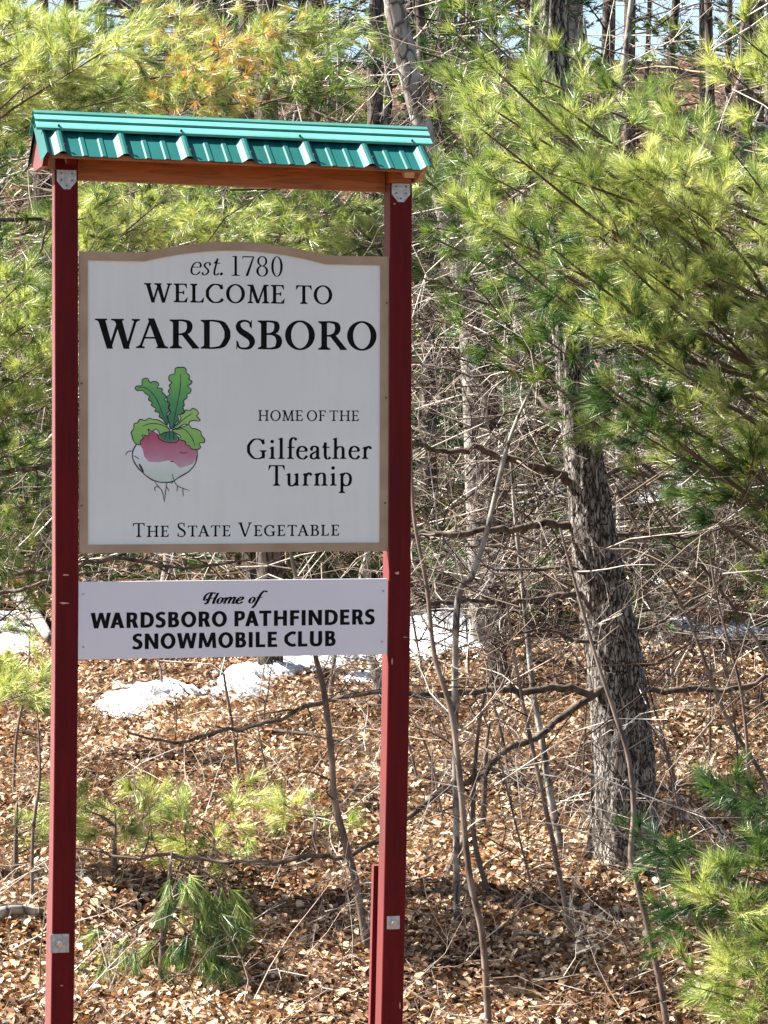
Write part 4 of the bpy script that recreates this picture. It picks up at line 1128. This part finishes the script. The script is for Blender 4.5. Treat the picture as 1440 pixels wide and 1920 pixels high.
for (px, py, Yt, tn) in tips:
    tip = at(px, py, Yt); tn += .06
    dxm = bx - tip[0]
    z0 = tip[2] - dxm*rng.uniform(.35, .75) + .05
    p0 = np.array([bx, 13.2, max(z0, 1.1)])
    L = np.linalg.norm(tip-p0)
    bough(T, p0, tip, tn, origin=base, bare=max(.10, 1-1.4/L), width=.26 if L > 1.3 else .4, sag=.06, n=46, step=.105)

# ---- left hand pine outside the frame
bx = (-330-CX)/F*14.5
base = np.array([bx, 14.5, float(gz(bx, 14.5))-.05])
T = tree_thing('pine_tree', 'yellow green pine at the left edge with limbs hanging behind the left post', base)
trunk_obj('trunk', [base, (bx, 14.5, 3), (bx+.05, 14.5, 6), (bx, 14.5, 9)], [.15, .12, .07, .02], M['bark'], T, 14, base, flare=.3)
tips = [(20,40,13.4,.62),(90,80,13.2,.66),(150,40,13.8,.6),(60,150,13.2,.66),(140,160,13.6,.64),(190,100,13.1,.68),(230,180,13.5,.62),(20,240,13.6,.5),(260,60,14.0,.64),
        (30,540,13.0,.64),(80,590,13.2,.62),(110,660,13.1,.60),(40,650,13.4,.6),(90,720,13.4,.5),(20,760,13.3,.5),(70,520,13.8,.5),(110,560,13.4,.68),(60,830,13.6,.4),
        (50,960,13.5,.45),(20,1260,13.2,.62),(50,1300,13.0,.58),(200,290,13.8,.5),(300,380,13.9,.52),(190,400,14.2,.5),(40,1000,13.9,.5),(80,1090,14.2,.45),(30,860,14.0,.5)]
for px, py, Yt, tn in tips:
    tip = at(px, py, Yt); z0 = tip[2] - (tip[0]-bx)*rng.uniform(.1, .5)
    p0 = np.array([bx, 14.5, max(z0, .9)]); L = np.linalg.norm(tip-p0)
    bough(T, p0, tip, tn, origin=base, bare=max(.12, 1-.9/L), width=.32, sag=.05, n=42, step=.06)
for pts, r0, tw in (([(-200,905,14.3),(-60,890,14.0),(20,884,13.8),(100,870,13.6),(200,850,13.5)], .02, 10), ([(-200,960,14.3),(-60,950,14),(60,940,13.6),(160,925,13.4)], .016, 10),
                    ([(-200,1090,14.3),(-40,1078,14),(60,1070,13.8),(200,1050,13.6),(330,1060,13.5),(470,1050,13.6)], .018, 14), ([(-200,1150,14.3),(0,1112,13.8),(80,1090,13.6),(200,1070,13.6)], .014, 10),
                    ([(-200,760,14.3),(0,760,14),(50,780,13.8),(100,745,13.7)], .010, 8), ([(-200,500,14.4),(0,560,14),(60,500,14),(95,420,14)], .012, 10), ([(-150,300,14.4),(0,330,14.2),(90,300,14)], .012, 10),
                    ([(-150,420,14.6),(60,410,14.2),(170,440,14),(260,430,14)], .012, 12)):
    dead_branch(T, [at(*p) for p in pts], r0, r0*.3, tw, base)

# ---- pine behind the roof with yellowing and orange needles
bx = (124-CX)/F*17.0
base = np.array([bx, 17.0, float(gz(bx, 17.0))-.05])
T = tree_thing('pine_tree', 'slim pine behind the roof whose yellowed needles turn orange near the top', base)
trunk_obj('trunk', [base, at(119, 1100, 17), at(122, 700, 17), at(124, 300, 17), at(128, 0, 17), at(130, -500, 17)], [.06, .058, .052, .045, .03, .01], M['bark_dark'], T, 12, base)
tips = [(330,60,16.2,.66,.12),(420,90,16.0,.70,.5),(500,60,16.3,.66,.55),(460,140,15.8,.68,.45),(380,140,16.1,.66,.15),(300,130,16.4,.6,0),(560,120,16.3,.62,.4),(610,60,16.5,.56,.1),(640,140,16.2,.56,0),
        (260,200,16.4,.6,0),(340,30,16.8,.6,.1),(430,20,16.9,.62,.3),(560,20,16.8,.55,.1),(690,60,16.6,.5,0),(700,160,16.2,.5,0),
        (230,370,15.6,.64,0),(300,400,15.5,.66,0),(360,410,15.4,.66,.03),(430,400,15.5,.64,0),(500,390,15.5,.6,0),(560,410,15.6,.6,0),(620,420,15.8,.55,0),(660,380,16,.55,0),(480,440,15.3,.6,0),
        (400,360,15.9,.62,0),(320,350,16.0,.62,0),(240,330,16.2,.5,0),(610,360,16.3,.45,0),(700,400,16.2,.5,0),(170,380,15.8,.55,0),(840,330,16.5,.45,0),(800,430,16.6,.4,0),(850,480,16.3,.5,0)]
for px, py, Yt, tn, ye in tips:
    tip = at(px, py, Yt); z0 = tip[2] - abs(tip[0]-bx)*rng.uniform(-.1, .35)
    p0 = np.array([bx, 17.0, z0]); L = np.linalg.norm(tip-p0)
    bough(T, p0, tip, tn, origin=base, bare=max(.15, 1-1.0/L), width=.34, sag=.05, n=42, step=.07, drop=.25, side_up=0, yell=ye)

# ---- far trees on the slope
def far_tree(px, Yd, r, h, label, crown=True, lean_=0, z0c=.25, tint=.35, mat='bark_dark', nb=16, group='far pines', reach=1.0):
    if group and Yd > 30 and 1070 < px < 1320: px = px - 330
    x = (px-CX)/F*Yd; zb = float(gz(x, Yd))
    base = (x, Yd, zb-.1)
    if group:
        side = ['left of the left post', 'behind the left half of the sign', 'behind the right half of the sign', 'between right post and big pine', 'behind the big pine trunk', 'at the right edge'][int(np.digitize(px, [110, 438, 740, 1010, 1200]))]
        depth = ['at the foot of the slope', 'part way up the slope', 'on the crest'][int(np.digitize(Yd, [29, 47]))]
        label = label + ', ' + side + ', ' + depth; group = group.split(' of ')[0].split(' standing')[0].split(' among')[0] + ' ' + side + ', ' + depth
    T = tree_thing('pine_tree' if crown else 'bare_tree', label, base, group)
    top = (x+lean_*h, Yd+rng.normal(0, .2), zb+h)
    mid = (x+lean_*h*.5+rng.normal(0, .08), Yd, zb+h*.5)
    trunk_obj('trunk', [base, mid, top], [r, r*.75, r*.25], M[mat], T, 10, base)
    hs = rng.uniform(z0c if crown else .12, .97, nb)*h
    a = rng.uniform(0, 2*np.pi, nb); L = (reach*rng.uniform(.7, 1.5, nb))*(1.15-hs/h)*1.1+.2
    u = hs/h
    p0 = np.stack([x+lean_*hs, np.full(nb, Yd), zb+hs], 1)
    d = np.stack([np.cos(a), np.sin(a), rng.uniform(-.1, .5, nb)], 1)
    V, Fq, t = spray(p0, d, L, np.full(nb, .012+r*.06), 6 if crown else 4, 6, .1, 3 if not crown else 2, .35, .8, 3)
    W = mesh_np('branches', V, Fq, M['twig_grey' if not crown else 'twig_brown'], T, t, offset=base)
    if crown:
        m = 20; idx = np.repeat(np.arange(nb), m)
        dn = d/np.linalg.norm(d, axis=1, keepdims=True)
        s = rng.uniform(.25, 1.05, nb*m)
        lat = np.cross(dn[idx], [0, 0, 1.])
        c = p0[idx] + dn[idx]*(L[idx]*s)[:, None] + lat*(rng.normal(0, .22, nb*m)*L[idx]*(1.1-s*.6))[:, None] + rng.normal(0, .09, (nb*m, 3))
        ax_ = dn[idx] + lat*rng.normal(0, .5, (nb*m, 1)) + np.array([0, 0, .2])
        V, Fq, t = needles_np(c, ax_, np.clip(tint+rng.normal(0, .1, nb*m), 0, .85), n=17, ln=.13, w=.0026+.00026*Yd, spread=(.2, 1.0), run=.12)
        mesh_np('crown', V, Fq, M['needle'], T, t, offset=base)
    return T
LBL = 'ragged dark pine'
for px, Yd, r, h in ((1062, 40, .25, 12), (1133, 42, .11, 9), (1176, 43, .10, 9), (1205, 46, .045, 6), (1010, 38, .09, 9)):
    lab = {1062: 'thick grey trunk standing against the sky gap at the upper right', 1133: 'first slim dark trunk right of the thick one in the sky gap', 1176: 'second slim dark trunk right of the thick one in the sky gap',
           1205: 'thinnest dark trunk crossing the pale sky gap', 1010: 'narrow dark trunk left of the thick one at the top'}[px]
    far_tree(px, Yd, r, h, lab, False, 0, nb=14, group=None, mat='bark_grey' if px == 1062 else 'bark_dark', reach=.7)
far_tree(1230, 40, .07, 8, 'dark bare trunk leaning right across the sky gap', False, .09, nb=12, group=None, reach=.9)
# pale leaning trunk right of the roof
def simple_tree(label, pts, radii, mat, name='bare_tree', twigs=16, tl=.8, base=None, cat='tree', sides=12):
    base = np.asarray(pts[0]); T = tree_thing(name, label, base, cat=cat)
    trunk_obj('trunk', pts, radii, M[mat], T, sides, base, lump=.04)
    if twigs:
        P = resample(pts, 40); k = rng.integers(8, 39, twigs)
        a = rng.uniform(0, 2*np.pi, twigs)
        V, Fq, t = spray(P[k], np.stack([np.cos(a), np.sin(a)*.7, rng.uniform(-.2, .7, twigs)], 1), rng.uniform(.4, 1.2, twigs)*tl, np.full(twigs, .15*radii[0]).clip(.0025, .012), 5, 6, 0, 3, .4)
        mesh_np('twigs', V, Fq, M['twig_grey'], T, t, offset=base)
    return T
g = ground_at(905, 1150); Y0 = 21.5
gx0 = (905-CX)/F*Y0
simple_tree('pale grey trunk leaning left just beyond the right end of the roof', [np.array([gx0, Y0, float(gz(gx0, Y0))-.1]), at(880, 620, Y0), at(835, 400, Y0), at(790, 230, Y0), at(757, 90, Y0), at(735, -20, Y0), at(690, -300, Y0)], [.09, .08, .07, .075, .085, .08, .06], 'bark_grey')
Y0 = 19.5
gx0 = (800-CX)/F*Y0
simple_tree('dark limb like trunk slanting down to the right behind the roof beam', [np.array([gx0+.5, Y0, float(gz(gx0+.5, Y0))-.1]), at(900, 640, Y0), at(720, 470, Y0), at(600, 365, Y0), at(420, 200, Y0), at(330, 105, Y0), at(255, 35, Y0), at(170, -60, Y0)], [.07, .06, .055, .05, .045, .045, .04, .02], 'bark_dark')

for i in range(46):
    Yd = rng.uniform(20, 50); px = rng.uniform(-120, 1560)
    if 1070 < px < 1310 and Yd > 26: px -= 420
    if 1050 < px < 1310: px += 300
    far_tree(px, Yd, rng.uniform(.05, .13), rng.uniform(5, 11), LBL, True, rng.normal(0, .02), tint=rng.uniform(.12, .42), nb=15)
for i in range(22):
    Yd = rng.uniform(50, 60); px = rng.uniform(-200, 1650)
    if 1060 < px < 1320: continue
    far_tree(px, Yd, rng.uniform(.08, .16), rng.uniform(7, 12), LBL, True, rng.normal(0, .02), z0c=.05, tint=rng.uniform(.12, .36), nb=24, reach=1.6)
for i in range(22):
    Yd = rng.uniform(19, 44); px = rng.uniform(-60, 1500)
    far_tree(px, Yd, rng.uniform(.02, .055), rng.uniform(3, 7), 'slender bare tree', False, rng.normal(0, .06), nb=14, group='bare trees', mat='bark_grey')

for i in range(26):
    Yd = rng.uniform(21, 33); px = rng.uniform(-150, 1600)
    far_tree(px, Yd, rng.uniform(.02, .04), rng.uniform(1.8, 3.6), 'bushy young pine', True, 0, z0c=.08, tint=rng.uniform(.12, .38), nb=18, group='young pines', reach=.8)
# ---- low young pines
def young(label, px, py, h, tint, nb, drop, L, leanx=0, cat='young tree', wn=.0019, ln=.095, n=40, up=(.1, .6), dens=1.0, Yg=None):
    g = ground_at(px, py) if Yg is None else np.array([(px-CX)/F*Yg, Yg, float(gz((px-CX)/F*Yg, Yg))])
    T = tree_thing('young_pine', label, g, cat=cat)
    trunk_obj('trunk', [g+np.array([0, 0, -.05]), g+np.array([leanx*.4, 0, h*.5]), g+np.array([leanx, .05, h])], [.014+.008*h, .010+.004*h, .004], M['sap_bark'], T, 8, g)
    for i in range(nb):
        u = rng.uniform(.15, 1); a = rng.uniform(0, 2*np.pi)
        p0 = g+np.array([leanx*u**1.3, .05*u, h*u]); l = L*rng.uniform(.6, 1.2)*(1.2-.5*u)
        p1 = p0+np.array([math.cos(a)*l, math.sin(a)*l, l*rng.uniform(*up)])
        bough(T, p0, p1, tint+rng.normal(0, .05), origin=g, bare=.1, sag=-.05 if drop else .03, drop=drop, n=n, step=.06, dens=dens, wn=wn, ln=ln)
    return T
young('small pine with drooping dull green needles low behind the left post', 300, 1850, .60, .42, 12, 1.3, .36, .05, up=(-.75, .0), n=60, ln=.12)
young('tiny pale green pine sprouting beside the left post', 215, 1640, .30, .66, 6, .1, .28)
young('pale seedling pine in the middle of the gap under the club board', 400, 1640, .28, .66, 6, .1, .26)
young('seedling pine with few tufts left of the dark sapling', 590, 1600, .22, .60, 3, .1, .15)
young('low pale pine at the left picture edge beside the left post', 30, 1640, .35, .60, 5, .1, .3)
young('tiny bright pine tuft near the sunlit snow', 300, 1560, .16, .66, 2, .1, .14)
gb = 12.0
base = np.array([(1640-CX)/F*gb, gb, float(gz((1640-CX)/F*gb, gb))-.03])
T = tree_thing('young_pine', 'young pine at the lower right corner with dark and bright green sprays', base, cat='young tree')
trunk_obj('trunk', [base, base+np.array([0, 0, 1.2]), base+np.array([0, 0, 2.2])], [.05, .035, .01], M['sap_bark'], T, 10, base)
for px, py, Yt, tn in ((1200,1570,11.6,.10),(1260,1640,11.5,.10),(1250,1720,11.8,.10),(1340,1470,11.5,.22),(1400,1500,11.7,.3),(1330,1690,11.2,.6),(1400,1620,11.3,.35),  # lowest tints put the shade on the left sprays into needle colour
                       (1300,1850,11.2,.6),(1360,1820,11.1,.64),(1420,1760,11.2,.62),(1410,1910,11.1,.62),(1400,1690,11.6,.3),(1440,1850,11.4,.5),(1430,1580,11.9,.2)):
    tip = at(px, py, Yt); p0 = base + np.array([0, 0, np.clip(tip[2]-base[2]-.25+rng.normal(0, .1), .1, 2.1)])
    L = np.linalg.norm(tip-p0)
    bough(T, p0, tip, tn, origin=base, bare=max(.1, 1-.7/L), width=.35, sag=.05, n=46, step=.075)

# ---- saplings
def sapling(label, pts, Y=None, r=.013, twigs=8, tl=.45, mat='sap_bark', up=True, r1=.35, ch=4):
    """pixel polyline, root first"""
    g = ground_at(*pts[0]) if Y is None else None
    Yd = g[1] if Y is None else Y
    P = [at(x, y, Yd+.02*i) for i, (x, y) in enumerate(pts)]
    if Y is not None:
        x = P[0][0]; zg = float(gz(x, Yd))
        P = [np.array([x+.01, Yd, zg-.05])] + P if P[0][2] > zg+.05 else P
    else: P[0] = g - np.array([0, 0, .03])
    T = thing('sapling', label, 'sapling', tuple(P[0]))
    trunk_obj('trunk', P, [r, r*.8, r*r1], M[mat], T, 7, P[0], lump=.05)
    if twigs:
        Q = resample(P, 40); k = rng.integers(8, 39, twigs); a = rng.uniform(0, 2*np.pi, twigs)
        V, Fq, t = spray(Q[k], np.stack([np.cos(a), np.sin(a)*.6, rng.uniform(.1, 1.1, twigs)], 1), rng.uniform(.3, 1.1, twigs)*tl, np.full(twigs, r*.3).clip(.0016, .005), ch, 6, 0, 3, .4)
        mesh_np('twigs', V, Fq, M['twig_grey'], T, t, offset=P[0])
    return T
sapling('dark sapling rising under the club board, leaning left, between the posts', [(692,1790),(668,1660),(650,1590),(627,1500),(622,1420),(608,1300),(592,1232),(557,1090),(545,1035),(520,880)], r=.019, twigs=9)
sapling('short dark stem beside the dark sapling under the club board', [(618,1322),(622,1280),(628,1225),(640,1100)], r=.022, twigs=4)
sapling('grey stem close to the left side of the right post', [(716,1330),(708,1270),(694,1225),(680,1090),(690,1035),(700,900)], r=.04, twigs=5, mat='bark_grey')
sapling('tall pale sapling right of the right post reaching the picture bottom', [(918,1960),(905,1760),(880,1640),(860,1440),(845,1330),(815,1230),(800,1100),(775,960),(770,800)], Y=12.2, r=.016, twigs=12)
sapling('dark forked sapling behind the tall pale one', [(928,1692),(905,1640),(888,1560),(890,1450),(900,1350),(915,1280)], r=.015, twigs=6)
sapling('thin straight dark stem left of the pine trunk', [(1076,1772),(1045,1620),(1020,1500),(985,1340),(960,1200),(945,1080)], r=.013, twigs=9)
sapling('grey sapling in front of the snow left of the pine trunk', [(1058,1610),(1030,1480),(1015,1380),(1000,1300),(985,1150),(965,960),(955,820)], r=.020, twigs=9, mat='bark_grey')
T = sapling('forked sapling in front of the pine trunk, dark below and pale above', [(1255,1960),(1240,1860),(1215,1740),(1190,1640),(1182,1605),(1188,1520),(1178,1420),(1150,1330),(1120,1240),(1080,1100),(1050,990)], Y=12.0, r=.015, twigs=12, mat='sap_bark')
sapling('pale broken stick leaning right above the snow', [(855,1172),(885,1080),(912,1000),(945,860),(968,790),(1000,720)], Y=13.4, r=.017, twigs=4, mat='bark_grey')
sapling('long arching stem at the right edge bowing up to the left', [(1460,1640),(1440,1480),(1360,1340),(1290,1160),(1210,1020),(1150,900)], Y=13.2, r=.012, twigs=10)
sapling('second arching stem at the right edge above the first', [(1480,1420),(1440,1240),(1330,1080),(1240,960),(1190,860)], Y=13.6, r=.011, twigs=10)
sapling('fine upright stem at the far right edge', [(1400,1700),(1405,1500),(1390,1300),(1340,1100),(1320,900)], Y=12.9, r=.010, twigs=10)
sapling('fine upright stem just left of the left post', [(60,1700),(62,1560),(75,1450),(70,1330)], r=.010, twigs=7)
sapling('thin bent stem in front of the snow under the club board', [(305,1300),(302,1260),(298,1232),(290,1090)], r=.010, twigs=5)
sapling('dark leaning stub with a broken top right of the right post', [(905,1560),(908,1480),(912,1400),(918,1356)], r=.018, twigs=0, mat='dead_bark')
STEMS = {790: 'thin bare stem just right of the right post, its foot mid height', 835: 'thin stem right of the right post, in front of the reddish stick', 960: 'thin bare stem halfway between the right post and the pine trunk',
 1010: 'low foreground stem left of the pine trunk near the pale fallen sticks', 1290: 'thin stem close on the right side of the pine trunk foot', 1330: 'thin stem standing a little farther right of the pine trunk', 1090: 'thin stem touching the left side of the pine trunk foot',
 1390: 'tall thin stem near the right edge in sunlit leaves', 1270: 'short stem behind the pine trunk on its right', 940: 'short stem at the near edge of the long snow patch', 1040: 'short stem by the snow just left of the pine trunk', 800: 'short stem by the snow beside the right post',
 1370: 'thin stem rising in front of the right hand snow', 150: 'thin stem against the right side of the left post', 450: 'thin stem in the middle of the gap between the posts', 520: 'short stem beside the seedling pines between the posts', 25: 'thin stem at the left picture edge',
 880: 'short stem left of another at the snow edge right of the sign', 1000: 'slim stem rising from the snow edge left of the pine', 980: 'slim stem beside its twin at the snow edge', 1310: 'low stem behind the young pine at the lower right'}
def stem_label(x, y): return STEMS[x]
for i, (x, y, h) in enumerate(((790,1480,380),(835,1560,420),(960,1520,330),(1010,1700,420),(1290,1560,420),(1330,1440,460),(1090,1500,380),(1390,1560,500),(1270,1350,360),(940,1300,260),(1040,1290,250),(800,1290,280),(1370,1290,330),(150,1500,260),(450,1470,300),(520,1560,240),(25,1500,330),(880,1280,300),(1000,1270,280),(980,1290,300),(1310,1700,350))):
    sl_ = rng.uniform(-.35, .15)
    sapling(stem_label(x, y), [(x, y), (x+sl_*h*.3+rng.normal(0, 5), y-h*.35), (x+sl_*h*.7+rng.normal(0, 8), y-h*.7), (x+sl_*h+rng.normal(0, 8), y-h)], r=rng.uniform(.006, .011), twigs=7, tl=.35)

# ---- brushwood tangle, dead sticks, grass
KB = 4
def brush(name, label, N, x0, x1, y0, y1, zmin, zmax, L0, L1, r0, r1, levels=3, nch=4, flat=.35, off=.6):
    y = rng.uniform(y0, y1, N); x = (rng.uniform(x0, x1, N)-CX)/F*y
    z = gz(x, y) + rng.uniform(zmin, zmax, N)
    a = rng.uniform(0, 2*np.pi, N)
    d = np.stack([np.cos(a), np.sin(a)*.5, rng.normal(off*.3, flat, N)], 1)
    V, Fq, t = spray(np.stack([x, y, z], 1), d, rng.uniform(L0, L1, N), rng.uniform(r0, r1, N), nch, 5, .05, levels, .6, 1.0, 3)
    o = mesh_np(name, V, Fq, M['twig_grey'], tint=t); o['kind'] = 'stuff'; o['label'] = label; o['category'] = 'brushwood'
    return o
brush('brushwood', 'grey tangle of dead twigs right of the sign, in front of the slope', 900, 760, 1560, 15.2, 20, .7, 3.2, .5, 1.3, .0035, .007)
brush('brushwood', 'dark tangle of dead twigs behind the welcome board', 560, -100, 760, 15.5, 21, .8, 3.6, .5, 1.3, .0035, .007)
brush('brushwood', 'twiggy undergrowth covering the far wooded slope', 480, -150, 1600, 22, 42, .0, 2.6, .8, 2.0, .005, .011)
brush('brushwood', 'thin reddish and pale twigs crossing in front of the pine trunk', 120, 790, 1560, 12.3, 14.3, .15, 2.3, .5, 1.4, .0028, .005, 3, 4, .5, 1.2)
brush('brushwood', 'bare branch tangle hanging among the trunks high behind the roof', 330, -100, 1520, 17, 27, 3.0, 6.0, .6, 1.7, .004, .009, 3, 4, .4)
brush('brushwood', 'low twigs and sprouts poking out of the leaf litter', 480, -60, 1560, 11.6, 17, .0, .25, .25, .7, .002, .0045, 3, 4, .5, 1.5)

def stick(label, p, q, r, mat='sap_bark', tw=3):
    a = ground_at(*p) + np.array([0, 0, r]); b_ = ground_at(*q) + np.array([0, 0, r*2])
    m = (a+b_)/2 + np.array([0, 0, .03])
    Pk = resample([a, m, b_], 12); Pk = np.vstack([Pk[:1], Pk, Pk[-1:]]); Pk[0] -= (Pk[2]-Pk[1])*.02; Pk[-1] += (Pk[-2]-Pk[-3])*.02
    V, Fq = tubes(Pk[None], np.concatenate([[r*.02], np.linspace(r, r*.5, 12), [r*.01]])[None], 9)
    o = mesh_np('fallen_stick', V, Fq, M[mat], smooth=True); o['label'] = label; o['category'] = 'stick'
stick('pale straight stick lying on the leaves near the picture bottom', (960, 1806), (1212, 1768), .010, 'bark_grey')
stick('second pale stick crossing under the straight one', (925, 1750), (1100, 1796), .008, 'bark_grey')
stick('reddish brown stick propped in the leaves right of the right post', (822, 1686), (885, 1560), .022)
stick('short stick lying beside the reddish one', (840, 1690), (975, 1590), .010, 'bark_grey')
stick('dark stick lying at the left edge in the leaves', (-40, 1718), (80, 1716), .012, 'dead_bark')
stick('grey log lying left of the left post', (-40, 1745), (78, 1738), .035, 'bark_grey')
stick('leaning grey log on the snow at the left edge', (30, 1128), (92, 1236), .075, 'bark_grey')
stick('long dark stick standing in for a branch shadow across the leaves behind the sign', (470, 1372), (720, 1420), .014, 'dead_bark')  # dark stick stands in for the shadow stripe of a branch
# pale stone
g = ground_at(212, 1762)
bm_v = []; rr = random.Random(3)
n1, n2 = 10, 7
for i in range(n2+1):
    th = math.pi*i/n2
    for j in range(n1):
        ph = 2*math.pi*j/n1; k = 1+.14*math.sin(3*ph+1.3*i)+rr.uniform(-.07, .07)
        bm_v.append((.048*k*math.sin(th)*math.cos(ph), .035*k*math.sin(th)*math.sin(ph), .024*k*math.cos(th)+.02))
o = mesh_py('stone', bm_v, [(i*n1+j, i*n1+(j+1) % n1, (i+1)*n1+(j+1) % n1, (i+1)*n1+j)[::-1] for i in range(n2) for j in range(n1)], M['rock'], smooth=True)
o.location = g; o['label'] = 'small pale stone beside the drooping little pine'; o['category'] = 'stone'

# dry grass
N = 9000
y = rng.uniform(10.5, 19, N); x = (rng.random(N)*2-1)*(y*.16+.8)
kk = np.sin(x*2.3+1)*np.sin(y*1.9) > -.1; x, y = x[kk], y[kk]
c = np.stack([x, y, gz(x, y)], 1)
V, Fq, t = needles_np(c, np.stack([rng.normal(0, .5, len(x)), rng.normal(0, .5, len(x)), np.full(len(x), .7)], 1), rng.random(len(x)), n=5, ln=.14, w=.003, spread=(.1, .7), run=.02, droop=.3)
o = mesh_np('dry_grass', V, Fq, M['grass_dry'], tint=t); o['kind'] = 'stuff'; o['label'] = 'wisps of straw coloured dry grass among the dead leaves'; o['category'] = 'grass'
# fallen needle straw
N = 34000
y = rng.uniform(9.8, 20, N); x = (rng.random(N)*2-1)*(y*.165+.9); k = ~in_snow(x, y); x, y = x[k], y[k]
V, Fq, t = needles_np(np.stack([x, y, gz(x, y)+.03], 1), np.stack([rng.normal(size=len(x)), rng.normal(size=len(x)), rng.normal(.05, .25, len(x))], 1), rng.random(len(x)), n=3, ln=.09, w=.0024, spread=(.1, .5), run=.05, droop=.1)
o = mesh_np('needle_straw', V, Fq, M['grass_dry'], tint=t); o['kind'] = 'stuff'; o['label'] = 'loose fallen pine needles scattered over the dead leaves'; o['category'] = 'needles'
for o in bpy.data.objects:
    if o.parent and o.name.split('.')[0] in ('needles', 'twigs', 'twig', 'branches', 'crown'): o['kind'] = 'stuff'
camd.dof.use_dof = False
print('TRIS', sum(sum(len(p.vertices)-2 for p in m.polygons) if len(m.polygons) < 2000 else len(m.polygons)*2 for m in bpy.data.meshes))
